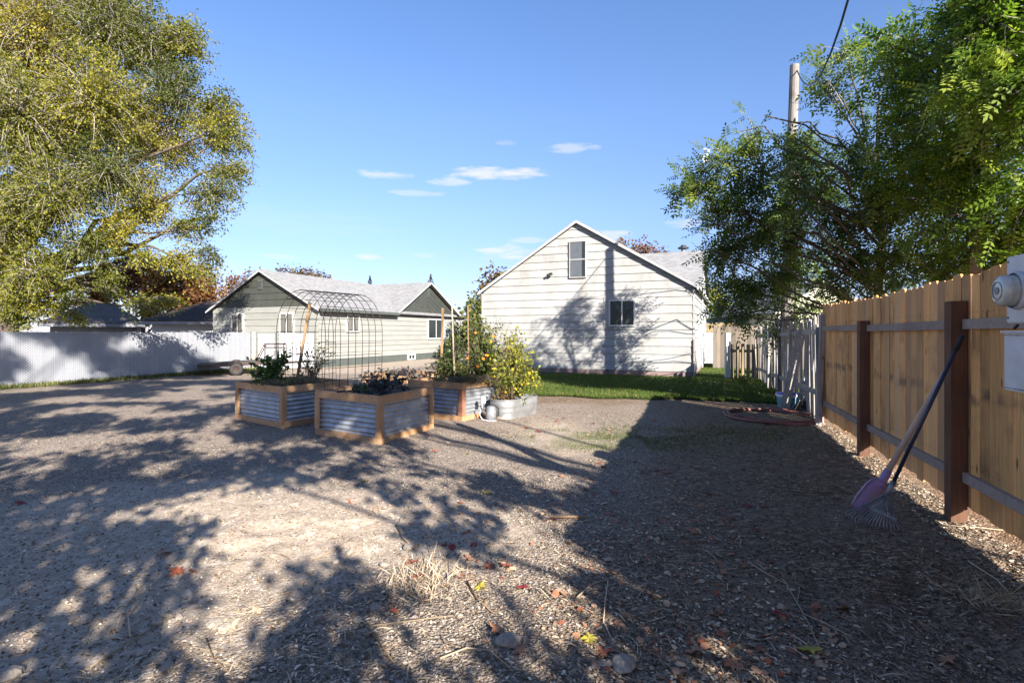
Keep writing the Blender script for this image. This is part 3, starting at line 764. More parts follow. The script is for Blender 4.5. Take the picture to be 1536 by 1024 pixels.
# front-facing cross gable on the long wall
ga, gm, gbx = w2.at(591, 465)[0], w2.at(640, 426)[0], w2.at(685, 473)[0]
gpz = 4.24
q = MB(); n_ = 34; pts = [w2.p(ga, .045, 2.50)]
for i in range(n_ + 1):
    x = ga + (gbx - ga) * i / n_; pts.append(w2.p(x, .045, 2.42 + .035 * abs(math.sin(i * math.pi / 2))))
pts += [w2.p(gbx, .045, 2.50), w2.p(gm, .045, gpz)]
q.prism(pts, w2.n * -.1); gt = q.build('gable_panel', M['green'], house2)
q = MB()
for sgn, xe in ((-1, ga), (1, gbx)):
    for k in range(1, 11):
        t = k / 11; xb = gm + (xe - gm) * t * 1.0; zt_ = gpz - (gpz - 2.5) * t
        x2 = xb; z2 = zt_ - .03
        # grooves falling from the rake towards the centre line, as chevron boards
        xc = gm + sgn * .01; zc = zt_ - .03 - abs(xb - gm) * (-.62)
        zc = min(zc, gpz - .1)
        q.beam(w2.p(gm + sgn * .02, .05, max(2.5, gpz - .25 - (gpz - 2.5) * t)), w2.p(gm + (xe - gm) * min(1, t * .0 + .0001) + sgn * .02, .05, gpz), .0001, .0001)
q = MB()
for sgn, xe in ((-1, ga), (1, gbx)):
    W_ = abs(xe - gm)
    for k in range(1, 13):
        zc = gpz - .1 - k * .26          # start on centre line, fall outwards parallel to the rake
        s_ = (gpz - 2.5) / W_
        if zc < 2.5: continue
        xo = (zc - 2.5) / s_
        q.beam(w2.p(gm, .052, zc), w2.p(gm + sgn * xo, .052, 2.5), .012, .03, w2.n)
q.build('chevron_boards', M['found'], house2)
for (ww, c) in ((w2g, w2g.at(391, 427)), (w2, w2.at(642, 440))):
    q = MB()
    for k in range(6): q.box(ww.p(c[0], .06, c[1] - .15 + k * .06), .26, .03, .035, ww.u, ww.n)
    q.box(ww.p(c[0], .045, c[1]), .30, .02, .42, ww.u, ww.n); q.build('attic_vent', M['found'], house2)
rf = MB()
def r2(x, dep, z): return w2.p(x, -dep, z)     # x along long wall, dep inwards
e = .25
roof_plane(rf, r2(-.2, -e, E2 - e * sg + .06), r2(L2, -e, E2 - e * sg + .06), r2(L2, G2 / 2, P2z + .06), r2(-.2, G2 / 2, P2z + .06), -.05)
roof_plane(rf, r2(-.2, G2 / 2, P2z + .06), r2(L2, G2 / 2, P2z + .06), r2(L2, G2 + e, E2 - e * sg + .06), r2(-.2, G2 + e, E2 - e * sg + .06), -.05)
gs1 = (gpz - 2.5) / (gm - ga); gs2 = (gpz - 2.5) / (gbx - gm)
roof_plane(rf, r2(ga - .15, -.3, 2.52 - .15 * gs1), r2(gm, -.3, gpz + .06), r2(gm, 3.6, gpz + .06), r2(ga - .15, 3.6, 2.52 - .15 * gs1), -.05)
roof_plane(rf, r2(gm, -.3, gpz + .06), r2(gbx + .15, -.3, 2.52 - .15 * gs2), r2(gbx + .15, 3.6, 2.52 - .15 * gs2), r2(gm, 3.6, gpz + .06), -.05)
rf.build('roof', M['shingle'], house2)
q = MB()
for (a, za, b, zb) in ((-.25, E2 - .25 * sg, G2 / 2, P2z), (G2 / 2, P2z, G2 + .25, E2 - .25 * sg)):
    q = MB(); q.prism([w2g.p(a, .205, za - .01), w2g.p(b, .205, zb - .01), w2g.p(b, .205, zb + .06), w2g.p(a, .205, za + .06)], w2g.n * .02); q.build('rake_board', M['trim'], house2)
for (a, za, b, zb) in ((ga - .15, 2.52 - .15 * gs1, gm, gpz + .06), (gm, gpz + .06, gbx + .15, 2.52 - .15 * gs2)):
    q = MB(); q.prism([w2.p(a, .305, za - .05), w2.p(b, .305, zb - .05), w2.p(b, .305, zb + .01), w2.p(a, .305, za + .01)], w2.n * .02); q.build('rake_board', M['trim'], house2)
q = MB(); q.box(w2.p((ga - .1) / 2, .31, 2.44), ga + .1, .12, .13, w2.u, w2.n); q.build('gutter', M['found'], house2)
for (ww, a, b, c, d, bl, ml) in ((w2g, 350, 365, 472, 500, 'curtain', 1), (w2g, 422, 440, 471, 499, 'curtain', 1), (w2, 520, 536.5, 473.5, 496, 'curtain', 1), (w2, 641.5, 664, 480, 506.5, None, 1), (w2, 612, 620.5, 532.5, 537.5, None, 1)):
    x0, zt = ww.at(a, c); x1, zb = ww.at(b, d); x1b = x1
    window(ww, house2, x0, x1, (zb + ww.at(a, d)[1]) / 2, (zt + ww.at(b, c)[1]) / 2, .07, mull=ml, blind=bl)

# ---------------------------------------------------------------- lawn
lawn_n = 46
def front_y(x): return 12.25 - .23 * x + .12 * np.sin(x * 2.1) + .07 * np.sin(x * 5.3 + 1)
lx = np.linspace(-.1, 12.5, 90); lv = np.linspace(0, 1, 60)
LXX, LV = np.meshgrid(lx, lv); LYY = front_y(LXX) + LV * (34 - front_y(LXX))
# the lawn stops at the house footprint by lying under it
LZ = .012 + .012 * vnoise(LXX, LYY, 1.3, 21) + .02 * sstep(0, .03, LV)
ii, jj = np.meshgrid(np.arange(89), np.arange(59)); b0 = (jj * 90 + ii).ravel()
M['lawnbase'] = simple('lawn_turf', (.04, .07, .012), .9, var=.2, nscale=7, c2=(.03, .065, .012), bump=.5, bscale=80)
o = np_mesh('lawn', np.stack([LXX.ravel(), LYY.ravel(), LZ.ravel()], 1), np.stack([b0, b0 + 1, b0 + 91, b0 + 90], 1), None, M['lawnbase'], loc=(0, 0, 0), smooth=True)
tag(o, 'mown green lawn in front of the white house', 'lawn', kind='structure')
def in_house1(x, y):
    dx = x - O1.x; dy = y - O1.y; a = dx * U.x + dy * U.y; b = -dx * U.y + dy * U.x
    return (a > -.1) & (a < W1 + .02) & (b > -.02) & (b < D1)
n = 130000
gx_ = rg.random(n) * 10.2 - .1; gy_ = front_y(gx_) + (rg.random(n) ** 1.5) * 15
k = ~in_house1(gx_, gy_) & (gx_ < 2.6 + .339 * gy_ + 2.5) & ~((gx_ < 1) & (gy_ > 22))
gx_, gy_ = gx_[k], gy_[k]; n = len(gx_)
hgt = .045 + .04 * rg.random(n) + .03 * (rg.random(n) < .05); a = rg.random(n) * 6.283
C = np.stack([gx_, gy_, np.full(n, .015)], 1); D = np.stack([np.cos(a) * .5, np.sin(a) * .5, np.ones(n)], 1)
Nn = np.stack([-np.sin(a * 3), np.cos(a * 3), np.zeros(n)], 1)
V, Fq = leaf_mesh(C, D, Nn, hgt, np.full(n, .012))
o = np_mesh('grass', V, Fq, np.clip(rg.random(n) * .7 + .3 * (vnoise(gx_, gy_, .9, 3) * .5 + .5), 0, 1), M['grass'], loc=(0, 0, 0))
tag(o, 'short green grass blades of the lawn', 'grass', kind='stuff')

# ---------------------------------------------------------------- right fence (new cedar)
fd = Vector((.321, .947, 0)).normalized(); fn = Vector((-fd.y, fd.x, 0))
def FP(y, d=0, z=0): return Vector((fence_x(y), y, z)) + fn * d
fence = thing('cedar_fence', 'new cedar privacy fence of upright boards along the right side', 'fence', tuple(FP(4.5)))
mb = MB(); y = .2; i = 0
while y < 8.35:
    wd = random.choice((.125, .138, .14, .14, .15)); y2 = y + wd * fd.y
    jit = random.uniform(-.012, .012); zt = 1.905 + random.uniform(-.018, .018) + .035 * math.sin(y * .8); zb = .115 + random.uniform(-.02, .015)
    c = FP((y + y2) / 2, -.012 + random.uniform(-.005, .005))
    a = c - fd * (wd / 2 - .0015); b = c + fd * (wd / 2 - .0015); e_ = random.uniform(.012, .022)
    l = random.uniform(-.004, .004)
    mb.prism([a + Vector((0, 0, zb)), b + Vector((0, 0, zb)), b + fd * l + Vector((0, 0, zt - e_)), b + fd * (l - e_) + Vector((0, 0, zt)), a + fd * (l + e_) + Vector((0, 0, zt)), a + fd * l + Vector((0, 0, zt - e_))], fn * .018)
    y = y2 + random.choice((.001, .003, .003, .006))
yy_n = .25
while yy_n < 8.3:
    for z_ in (1.565, .40): mb.box(FP(yy_n, .0075, z_ + .045), .007, .002, .007, fd, fn, m=1)
    yy_n += .07
mb.build('fence_boards', [M['cedar'], M['darkmetal']], fence)
posts = [1.75, 4.08, 6.27]
for py_ in posts:
    mb = MB(); c = FP(py_, .062); h_ = 1.70 if py_ != 6.27 else 1.60
    mb.box(c + Vector((0, 0, h_ / 2 - .1)), .115, .105, h_ + .2, fd, fn); mb.build('post', M['fpost'], fence)
ends = [0.2, 1.75, 4.08, 6.27, 8.35]
for a, b in zip(ends, ends[1:]):
    for z in (1.52, .345):
        mb = MB(); mb.beam(FP(a + .063, .028, z + .0), FP(b - .063, .028, z + random.uniform(-.01, .01)), .038, .075); mb.build('rail', M['rail'], fence)
# old gray fence
old = thing('weathered_fence', 'old gray leaning board fence beyond the cedar fence', 'fence', tuple(FP(11)))
mb = MB(); y = 8.42
while y < 16.4:
    wd = random.uniform(.07, .12); zt = 1.72 + random.uniform(-.16, .06) + .05 * math.sin(y); c = FP(y + wd / 2, random.uniform(-.02, .015))
    ln_ = random.uniform(-.05, .05); up = Vector((fd.x * ln_, fd.y * ln_, 1)) + fn * random.uniform(-.03, .03)
    if random.random() > .05: mb.box(c + up * (zt / 2), wd, .016, zt, fd, fn, up, )
    y += wd + random.choice((.003, .006, .02))
mb.build('fence_boards', M['graywood'], old)
for z in (1.42, .42):
    mb = MB(); mb.beam(FP(8.5, .04, z + .06), FP(16.4, .04, z - .06), .04, .085); mb.build('rail', M['graywood'], old)
for yy, hh_ in ((8.35, 1.75), (10.75, 1.55), (13.6, 1.6), (16.4, 1.6)):
    mb = MB(); mb.beam(FP(yy, .10, -.1), FP(yy + .02, .07 if yy > 9 else .02, hh_), .07, .09, fd); mb.build('post', M['graywood'], old)
o = MB(); a = FP(8.2, .10, -.02); o.beam(a, FP(8.5, .08, 1.55), .045, .03, fd); o = o.build('leaning_stake', M['graywood'], loc=tuple(a)); tag(o, 'thin gray upright pole where the old fence meets the cedar fence', 'stake')
a = FP(9.95, .32, 0.0); b = FP(9.75, .07, 1.50)
o = MB(); o.beam(a, b, .16, .03, fd); o = o.build('leaning_plank', M['graywood'], loc=tuple(a)); tag(o, 'wide gray plank leaning on the old fence behind the bucket', 'plank')

# picket gate and backyard fences behind
def board_fence(name, label, p0, p1, h, wd, gap, mat, group=None, rails=(.3, .8), jag=.02, cat='fence', post=None, top=0):
    p0 = Vector((p0[0], p0[1], 0)); p1 = Vector((p1[0], p1[1], 0)); d = (p1 - p0); L = d.length; d.normalize(); nn = Vector((d.y, -d.x, 0))
    t = thing(name, label, cat, tuple(p0), group); mb = MB(); s = 0
    while s < L:
        hh = h + random.uniform(-jag, jag)
        mb.box(p0 + d * (s + wd / 2) + Vector((0, 0, hh / 2)), wd, .02, hh, d, nn); s += wd + gap
    mb.build('pickets' if gap > .02 else 'fence_boards', mat, t)
    for z in rails:
        mb = MB(); mb.beam(p0 - nn * .032 + Vector((0, 0, z)), p0 + d * L - nn * .032 + Vector((0, 0, z)), .04, .08); mb.build('rail', mat, t)
    return t
gA = G(1096, 569); gB = G(1156, 570)
t = board_fence('picket_gate', 'low brown picket gate with a white post beside the lawn', gA, gB, 1.12, .10, .055, M['picket'], rails=(.25, .9), cat='gate')
mb = MB(); mb.box(Vector((gA.x - .1, gA.y, .72)), .13, .13, 1.5); mb.build('post', M['trim'], t)
mb = MB(); mb.box(Vector((gB.x + .12, gB.y, .78)), .11, .11, 1.56); mb.build('post', M['graywood'], t)
board_fence('back_fence', 'tall reddish board fence seen behind the picket gate', (8.2, 21.5), (12.8, 20.3), 1.75, .14, .004, M['redcedar'])
board_fence('back_fence', 'dark brown board fence behind the white heat pump', (8.2, 27.8), (13.5, 26.5), 2.0, .14, .004, M['picket'])

# heat pump
hb = G(1066, 547); hb = Vector((8.95, 24.2, 0))
hp = thing('heat_pump', 'tall white heat pump unit with louvres beside the house', 'air conditioner', tuple(hb))
mb = MB(); mb.box(hb + Vector((.0, 0, .78)), .46, .34, 1.36); mb.build('cabinet', M['whitemetal'], hp)
mb = MB()
for k in range(22): mb.box(hb + Vector((-.04, -.178, .18 + k * .057)), .32, .012, .016)
for k in range(5): mb.box(hb + Vector((-.19 + k * .076, -.185, .78)), .012, .014, 1.26)
mb.build('louvre_grille', M['whitemetal'], hp)
mb = MB(); mb.box(hb + Vector((-.04, -.1715, .78)), .30, .004, 1.22); mb.build('dark_opening', M['darkmetal'], hp)
for sx in (-.18, .18):
    mb = MB(); mb.box(hb + Vector((sx, 0, .05)), .05, .36, .10); mb.build('foot', M['darkmetal'], hp)

# bucket
bk = G(1182, 611); bk.y = 10.2; bk.x = k_(1181) * bk.y
bu = thing('bucket', 'white plastic bucket with blue lid and printed label by the old fence', 'bucket', tuple(bk))
mb = MB(); mb.lathe(bk, [(.001, .0), (.165, .0), (.19, .27), (.195, .275)], 24); bd = mb.build('pail', M['whiteplastic'], bu, smooth=True)
mb = MB(); mb.lathe(bk, [(.1695, .03), (.1875, .215)], 24); mb.build('label', M['bluelabel'], bd, smooth=True)
mb = MB(); mb.lathe(bk, [(.205, .245), (.208, .275), (.19, .285)], 24); mb.build('rim', M['whiteplastic'], bu, smooth=True)
mb = MB(); mb.lathe(bk, [(.203, .277), (.201, .305), (.001, .31)], 24); mb.build('lid', M['bluelid'], bu, smooth=True)

# hand truck
hc = Vector((k_(1205) * 9.8, 9.8, 0))
ht = thing('hand_truck', 'worn gray hand truck leaning on the old fence beside the bucket', 'hand truck', tuple(hc))
tilt = Vector((.30, .10, 1)).normalized()
mb = MB()
for s in (-.13, .13):
    b_ = hc + fd * s * .6 + Vector((-.05, 0, .08))
    mb.tube([b_, b_ + Vector((-.03, 0, .16)), b_ + Vector((.03, 0, .36)), b_ + Vector((.13, .02, .62)), b_ + Vector((.22, .04, .72))], .018, 8)
for z in (.2, .42): mb.tube([hc + fd * -.08 + Vector((-.02 + .2 * z, 0, z)), hc + fd * .08 + Vector((-.02 + .2 * z, 0, z))], .012, 6)
mb.build('frame', M['graymetal'], ht, smooth=True)
mb = MB(); mb.beam(hc + Vector((-.28, -.10, .015)), hc + Vector((.0, .0, .20)), .26, .012, fd.cross(Vector((0, 0, 1)))); mb.build('toe_plate', M['graymetal'], ht)
for s in (-.15, .15):
    mb = MB(); mb.lathe(hc + fd * s + Vector((.10, 0, .125)), [(.001, -.02), (.12, -.022), (.125, 0), (.12, .022), (.001, .02)], 20, ax=fd); wv = mb.build('wheel', M['rubber'], ht)
    mb = MB(); mb.lathe(hc + fd * s + Vector((.10, 0, .125)), [(.001, -.028), (.06, -.026), (.06, .026), (.001, .028)], 14, ax=fd); mb.build('hub', M['graymetal'], wv)

# hose coil
mb = MB(); hcx, hcy = 4.50, 9.15
pts = []; nl = 7; rnd = random.Random(3)
off = [(rnd.uniform(-.07, .07), rnd.uniform(-.07, .07), rnd.uniform(.60, .80), rnd.uniform(.62, .78)) for _ in range(nl + 1)]
for i in range(nl * 26):
    t = i / 26; k = int(t); f = t - k; a = 2 * math.pi * f + .2
    o0 = [off[k][j] * (1 - f) + off[min(k + 1, nl)][j] * f for j in range(4)]
    x = hcx + o0[0] + o0[2] * math.cos(a) * 1.02; yy = hcy + o0[1] + o0[3] * math.sin(a) * 1.05
    pts.append((x, yy, gzf(x, yy) + .014 + .012 * (k % 4) + .006 * math.sin(a * 5 + k)))
mb.tube(pts, .0115, 7)
mb.tube([(hcx - .76, hcy - .1, .06), (hcx - .70, hcy - .22, .07), (hcx - .55, hcy - .38, .06), (hcx - .5, hcy - .5, .03)], .010, 6)
o = mb.build('garden_hose', M['hose'], loc=(hcx, hcy, 0), smooth=True); tag(o, 'dusty red garden hose coiled loosely on the dirt', 'hose')

# ---------------------------------------------------------------- broad shovel and rake leaning on the post
pt = FP(4.05, .15, 1.50)
rake = thing('leaf_rake', 'leaf rake with black handle and gray wire tines leaning on the fence post', 'rake', tuple(P(1300, 770, 4.25)))
top = P(1444, 503, 3.90); head = P(1341, 712, 4.0); head.z = .33
rb = G(1310, 772)
mb = MB(); mb.tube([top, head], [.0135, .0135], 10); mb.build('handle', M['navy'], rake, smooth=True)
mb = MB(); mb.tube([top, top.lerp(head, .10)], [.017, .0165], 10); mb.build('grip', M['rubber'], rake, smooth=True)
mb = MB(); hd2 = head + (head - top).normalized() * .12; mb.tube([head, hd2], [.02, .017], 10); mb.build('ferrule', M['graymetal'], rake, smooth=True)
ax = (head - top).normalized(); sdv = Vector((.80, -.55, 0)); sdv = (sdv - ax * sdv.dot(ax)).normalized()
tn = MB()
for k in range(17):
    s = (k - 8) / 8
    a_ = hd2 + sdv * s * .02; b_ = hd2 + ax * .14 + sdv * s * .10; c_ = hd2 + ax * (.27 - .02 * s * s) + sdv * s * .19
    c_.z = max(c_.z, gzf(c_.x, c_.y) + .015); d_ = c_ + Vector((-.01, -.02, -.012))
    d_.z = max(gzf(d_.x, d_.y) + .003, c_.z - .03)
    tn.tube([a_, b_, c_, d_], .0040, 4)
tn.build('tines', M['graymetal'], rake)
mb = MB(); c_ = hd2 + ax * .14; mb.beam(c_ - sdv * .115, c_ + sdv * .115, .022, .006, ax.cross(sdv)); mb.build('cross_bar', M['graymetal'], rake)
mb = MB(); mb.tube([hd2, hd2 + ax * .07 + sdv * .02, hd2 + ax * .14 + sdv * .06], .003, 5); mb.tube([hd2, hd2 + ax * .07 - sdv * .02, hd2 + ax * .14 - sdv * .06], .003, 5); mb.build('brace_wire', M['whitemetal'], rake)
# second tool: wooden handle with purple socketed head
sh = thing('garden_spade', 'spade with worn wooden handle and purple plastic socket leaning behind the rake', 'spade', tuple(P(1290, 745, 4.3)))
top2 = P(1416, 560, 4.20); neck = P(1331, 706, 4.30); neck.z = .32
topx = top2 + (top2 - neck).normalized() * .02
mb = MB(); mb.tube([topx, topx.lerp(neck, .5), neck], [.017, .020, .024], 12); mb.build('handle', M['tan'], sh, smooth=True)
ax2 = (neck - topx).normalized(); h1 = neck + ax2 * .09
gpt = Vector((k_(1287) * 4.3, 4.3, 0)); gpt.z = gzf(gpt.x, gpt.y) + .03
mb = MB(); mb.tube([neck - ax2 * .02, h1, h1.lerp(gpt, .15)], [.029, .033, .05], 12)
dn = (gpt - h1).normalized(); sv = dn.cross(Vector((.3, -.9, .3))).normalized(); nv = sv.cross(dn)
secs = [(0, .045), (.12, .075), (.3, .088), (.75, .085), (.97, .07), (1.02, .02)]; Lb = (gpt - h1).length
vs = []
for s, wd_ in secs:
    c_ = h1 + dn * Lb * s
    for j in range(9):
        u_ = (j - 4) / 4; vs.append(c_ + sv * u_ * wd_ + nv * (.03 * (1 - u_ * u_) + .004))
for s, wd_ in secs:
    c_ = h1 + dn * Lb * s
    for j in range(9):
        u_ = (j - 4) / 4; vs.append(c_ + sv * u_ * wd_ + nv * (.03 * (1 - u_ * u_) - .014))
fs = []; nS = len(secs)
for lay in (0, 1):
    for i in range(nS - 1):
        for j in range(8):
            b_ = lay * nS * 9 + i * 9 + j; fs.append((b_, b_ + 1, b_ + 10, b_ + 9))
for i in range(nS - 1):
    for j in (0, 8): b_ = i * 9 + j; fs.append((b_, b_ + 9, b_ + 9 + nS * 9, b_ + nS * 9))
for j in range(8):
    b_ = (nS - 1) * 9 + j; fs.append((b_, b_ + 1, b_ + 1 + nS * 9, b_ + nS * 9)); fs.append((j, j + 1, j + 1 + nS * 9, j + nS * 9))
mb.add(vs, fs); mb.build('spade_head', M['purple'], sh, smooth=True)

# ---------------------------------------------------------------- electric meter
mY = 2.98
mc = FP(mY, .22); mt = thing('electric_meter', 'white electric meter box with round glass meter at the right edge', 'electric meter', (mc.x, mc.y, 0))
mu = fd; mn = fn
def MP(a, d, z): return Vector((mc.x, mc.y, 0)) + mu * a + mn * d + Vector((0, 0, z))
off_a = -.165
mb = MB(); mb.box(MP(off_a, 0, 1.70), .30, .11, .38, mu, mn); b1 = mb.build('meter_box', M['whitemetal'], mt)
mb = MB(); mb.box(MP(off_a, .058, 1.70), .285, .008, .365, mu, mn); mb.build('cover', M['whitemetal'], b1)
mb = MB(); mb.lathe(MP(off_a + .03, .06, 1.69), [(.102, 0), (.108, .012), (.10, .018), (.098, .03)], 28, ax=mn); mb.build('meter_ring', M['whitemetal'], mt, smooth=True)
mb = MB(); mb.lathe(MP(off_a + .03, .062, 1.69), [(.086, 0), (.086, .07), (.081, .088), (.064, .095), (.001, .097)], 28, ax=mn); mg = mb.build('glass_meter', M['meterglass'], mt, smooth=True)
mb = MB(); mb.lathe(MP(off_a + .03, .160, 1.69), [(.001, 0), (.022, .001), (.022, .003), (.001, .004)], 20, ax=mn); mb.build('dial', M['link'], mg)
mb = MB(); mb.lathe(MP(off_a + .03, .14, 1.69), [(.0875, -.03), (.0875, -.018)], 28, ax=mn); mb.build('dark_band', M['trim'], mg)
mb = MB(); mb.box(MP(off_a - .02, .01, 1.29), .30, .14, .325, mu, mn); mb.box(MP(off_a - .02, .01, 1.46), .32, .17, .012, mu, mn); b2 = mb.build('lower_box', M['whitemetal'], mt)
mb = MB(); mb.tube([MP(off_a + .1, .03, 1.50), MP(off_a + .1, .05, 1.475)], .008, 8); mb.build('latch', M['darkmetal'], b2)
for a_, z_ in ((-.13, 1.86), (.13, 1.86), (-.13, 1.54), (.13, 1.54)):
    mb = MB(); mb.lathe(MP(off_a + a_, .062, z_), [(.001, .003), (.006, .003), (.006, 0)], 8, ax=mn); mb.build('screw', M['darkmetal'], mt)
mb = MB(); mb.lathe(MP(off_a + .03, .158, 1.69), [(.052, 0), (.052, .003), (.047, .003), (.047, 0)], 24, ax=mn); mb.build('dial_ring', M['graymetal'], mg)
mb = MB(); mb.box(MP(off_a + .03, .160, 1.69), .035, .006, .03, mu, mn); mb.build('dial_plate', M['graymetal'], mg)
for z_ in (1.14, 1.44):
    mb = MB(); mb.box(MP(off_a - .02, .081, z_), .29, .004, .006, mu, mn); mb.build('door_seam', M['graymetal'], b2)
mb = MB(); mb.tube([MP(off_a - .02, .0, -.05), MP(off_a - .02, .0, 1.13)], .024, 14); mb.build('conduit', M['whitemetal'], mt, smooth=True)

# ---------------------------------------------------------------- utility pole, service mast and wire
pb = Vector((k_(1176) * 12.35, 12.35, 0)); ptop = P(1192, 98, 12.1)
pole = thing('utility_pole', 'weathered wooden utility pole rising through the tree at the old fence', 'utility pole', tuple(pb))
mb = MB(); mb.tube([pb + Vector((0, 0, -.2)), pb.lerp(ptop, .35), pb.lerp(ptop, .7), ptop], [.15, .128, .11, .098], 14); mb.build('pole_shaft', M['polewood'], pole, smooth=False)
mb = MB(); mb.tube([pb + Vector((-.16, -.05, .0)), pb + Vector((-.15, -.06, 1.8))], .018, 6); mb.build('ground_conduit', M['graymetal'], pole)
mast_b = Vector((2.85, 1.30, 0))
mast = thing('service_mast', 'tall wooden service mast standing at the fence behind the camera', 'mast', tuple(mast_b))
mb = MB(); mb.tube([mast_b, mast_b + Vector((0, 0, 3.85))], .06, 12); mb.build('mast_pole', M['polewood'], mast)
mb = MB(); a = ptop + Vector((.05, 0, -.1)); b = Vector((2.5, 3.0, 6.0)); b = a + (b - a) * 1.0
mb.tube([a.lerp(b, t) + Vector((0, 0, -1.4 * 4 * t * (1 - t))) for t in np.linspace(0, 1, 14)] + [Vector((2.8, 1.8, 4.9)), mast_b + Vector((0, 0, 3.85))], .014, 6)
o = mb.build('service_wire', M['darkmetal'], loc=tuple(a)); tag(o, 'black overhead cable crossing the sky above the right tree', 'cable')

# ---------------------------------------------------------------- white slatted chain-link fence
wd_ = Vector((.3843, .9232, 0)); wn_ = Vector((.9232, -.3843, 0)); wo = Vector((-13.4, 13.8, 0))
def WP(s, d=0, z=0): return wo + wd_ * s + wn_ * d + Vector((0, 0, z))
cl = thing('chain_link_fence', 'long chain-link fence filled with white privacy slats', 'fence', tuple(WP(2)))
FH = 1.49
mb = MB(); s = -9.0
while s < 7.72:
    zt = FH + random.uniform(-.008, .008); mb.box(WP(s + .026, 0, zt / 2 + .02), .046, .012, zt - .04, wd_, wn_); s += .0535
mb.build('slats', M['slat'], cl)
mb = MB(); s0, s1 = -9.0, 7.72; st = .075; hgt = FH - .02
k = s0 - hgt
while k < s1:
    for sg_ in (1, -1):
        a_, b_ = (k, k + hgt) if sg_ == 1 else (k + hgt, k); za, zb_ = .03, FH
        # clip to panel
        p0_, p1_ = [a_, za], [b_, zb_]
        def cut(p, q, lim, lo):
            if (p[0] < lim) == lo and (q[0] < lim) != lo:
                f_ = (lim - p[0]) / (q[0] - p[0]); return [lim, p[1] + (q[1] - p[1]) * f_]
            return p
        if max(a_, b_) <= s0 or min(a_, b_) >= s1: continue
        p0_ = cut(p0_, p1_, s0, True); p1_ = cut(p1_, p0_, s0, True); p0_ = cut(p0_, p1_, s1, False); p1_ = cut(p1_, p0_, s1, False)
        if abs(p0_[0] - p1_[0]) > .01: mb.beam(WP(p0_[0], .012 + .003 * sg_, p0_[1]), WP(p1_[0], .012 + .003 * sg_, p1_[1]), .0065, .0065, wn_)
    k += st
mb.build('wire_mesh', M['link'], cl)
for s in (-8.8, -6.3, -3.8, -1.3, 1.2, 3.7, 6.2, 7.78):
    mb = MB(); mb.tube([WP(s, -.05, -.05), WP(s, -.05, FH - .02)], .03 if s < 7 else .04, 10); mb.build('post', M['link'], cl)
mb = MB(); mb.tube([WP(-9, -.05, FH - .06), WP(7.7, -.05, FH - .06)], .02, 8); mb.build('top_rail', M['link'], cl)
# wood gate post and two white panels up to the house corner
gp0 = WP(7.95); gp1 = Vector((k_(471) * 21.7, 21.7, 0))
gate = thing('slatted_gate', 'white slatted double gate between the fence and the sage house', 'gate', tuple(gp0))
dg = (gp1 - gp0).normalized(); ng = Vector((dg.y, -dg.x, 0)); Lg = (gp1 - gp0).length
mb = MB(); mb.box(gp0 + Vector((0, 0, .74)), .13, .13, 1.54, dg, ng); mb.build('post', M['graywood'], gate)
half = Lg * .36
for (a_, b_) in ((.16, half - .05), (half + .12, Lg)):
    mb = MB(); s = a_
    while s < b_ - .03: mb.box(gp0 + dg * (s + .024) + Vector((0, 0, .74)), .046, .012, 1.42 + random.uniform(-.01, .01), dg, ng); s += .053
    pn = mb.build('gate_panel', M['slat'], gate)
mb = MB(); mb.tube([gp0 + dg * half + Vector((0, 0, 0)), gp0 + dg * half + Vector((0, 0, 1.5))], .03, 10); mb.build('post', M['link'], gate)

# ---------------------------------------------------------------- flat trailer
tA = P(299.5, 548, 18.6); tz = .44
tr0 = Vector((-11.0, 18.5, 0)); 
td = Vector((.93, .37, 0)).normalized()
tdd = Vector((1, .0, 0))
p_l = Vector((k_(299) * 18.3, 18.3, 0)); p_r = Vector((k_(432) * 19.6, 19.6, 0))
td = (p_r - p_l).normalized(); tn_ = Vector((td.y, -td.x, 0)); tL = (p_r - p_l).length
tr = thing('flatbed_trailer', 'small rusty flatbed trailer with a front rack in front of the white fence', 'trailer', tuple((p_l + p_r) / 2))
def TP(a, b, z): return p_l + td * a + tn_ * b + Vector((0, 0, z))
slope = lambda a: .33 + .10 * a / tL
mb = MB()
for k in range(9): 
    b_ = -.72 + k * .16; mb.beam(TP(0, b_, slope(0) + .05), TP(tL - .15, b_, slope(tL) + .05), .15, .035)
mb.build('deck', M['deck'], tr)
mb = MB()
for b_ in (-.82, .64): mb.beam(TP(-.02, b_, slope(0)), TP(tL - .12, b_, slope(tL)), .05, .10)
for a_ in (0.0, tL * .33, tL * .66, tL - .14): mb.beam(TP(a_, -.8, slope(a_) - .02), TP(a_, .62, slope(a_) - .02), .06, .06)
mb.tube([TP(tL - .2, -.5, .36), TP(tL + .9, -.09, .40)], .03, 6); mb.tube([TP(tL - .2, .32, .36), TP(tL + .9, -.09, .40)], .03, 6)
mb.build('frame', M['rust'], tr)
mb = MB(); ra = tL - 1.05
for b_ in (.60, -.78):
    mb.tube([TP(ra, b_, .42), TP(ra + .28, b_, 1.06), TP(tL - .1, b_, 1.06), TP(tL - .1, b_, .42)], .022, 6)
    mb.tube([TP(ra + .28, b_, 1.06), TP(ra + .28, b_, .5)], .018, 6); mb.tube([TP(ra + .3, b_, .93), TP(tL - .1, b_, .93)], .014, 6)
    mb.tube([TP(ra + .3, b_, .55), TP(tL - .15, b_, .9)], .012, 6)
mb.tube([TP(tL - .1, .6, 1.06), TP(tL - .1, -.78, 1.06)], .02, 6); mb.build('front_rack', M['rust'], tr)
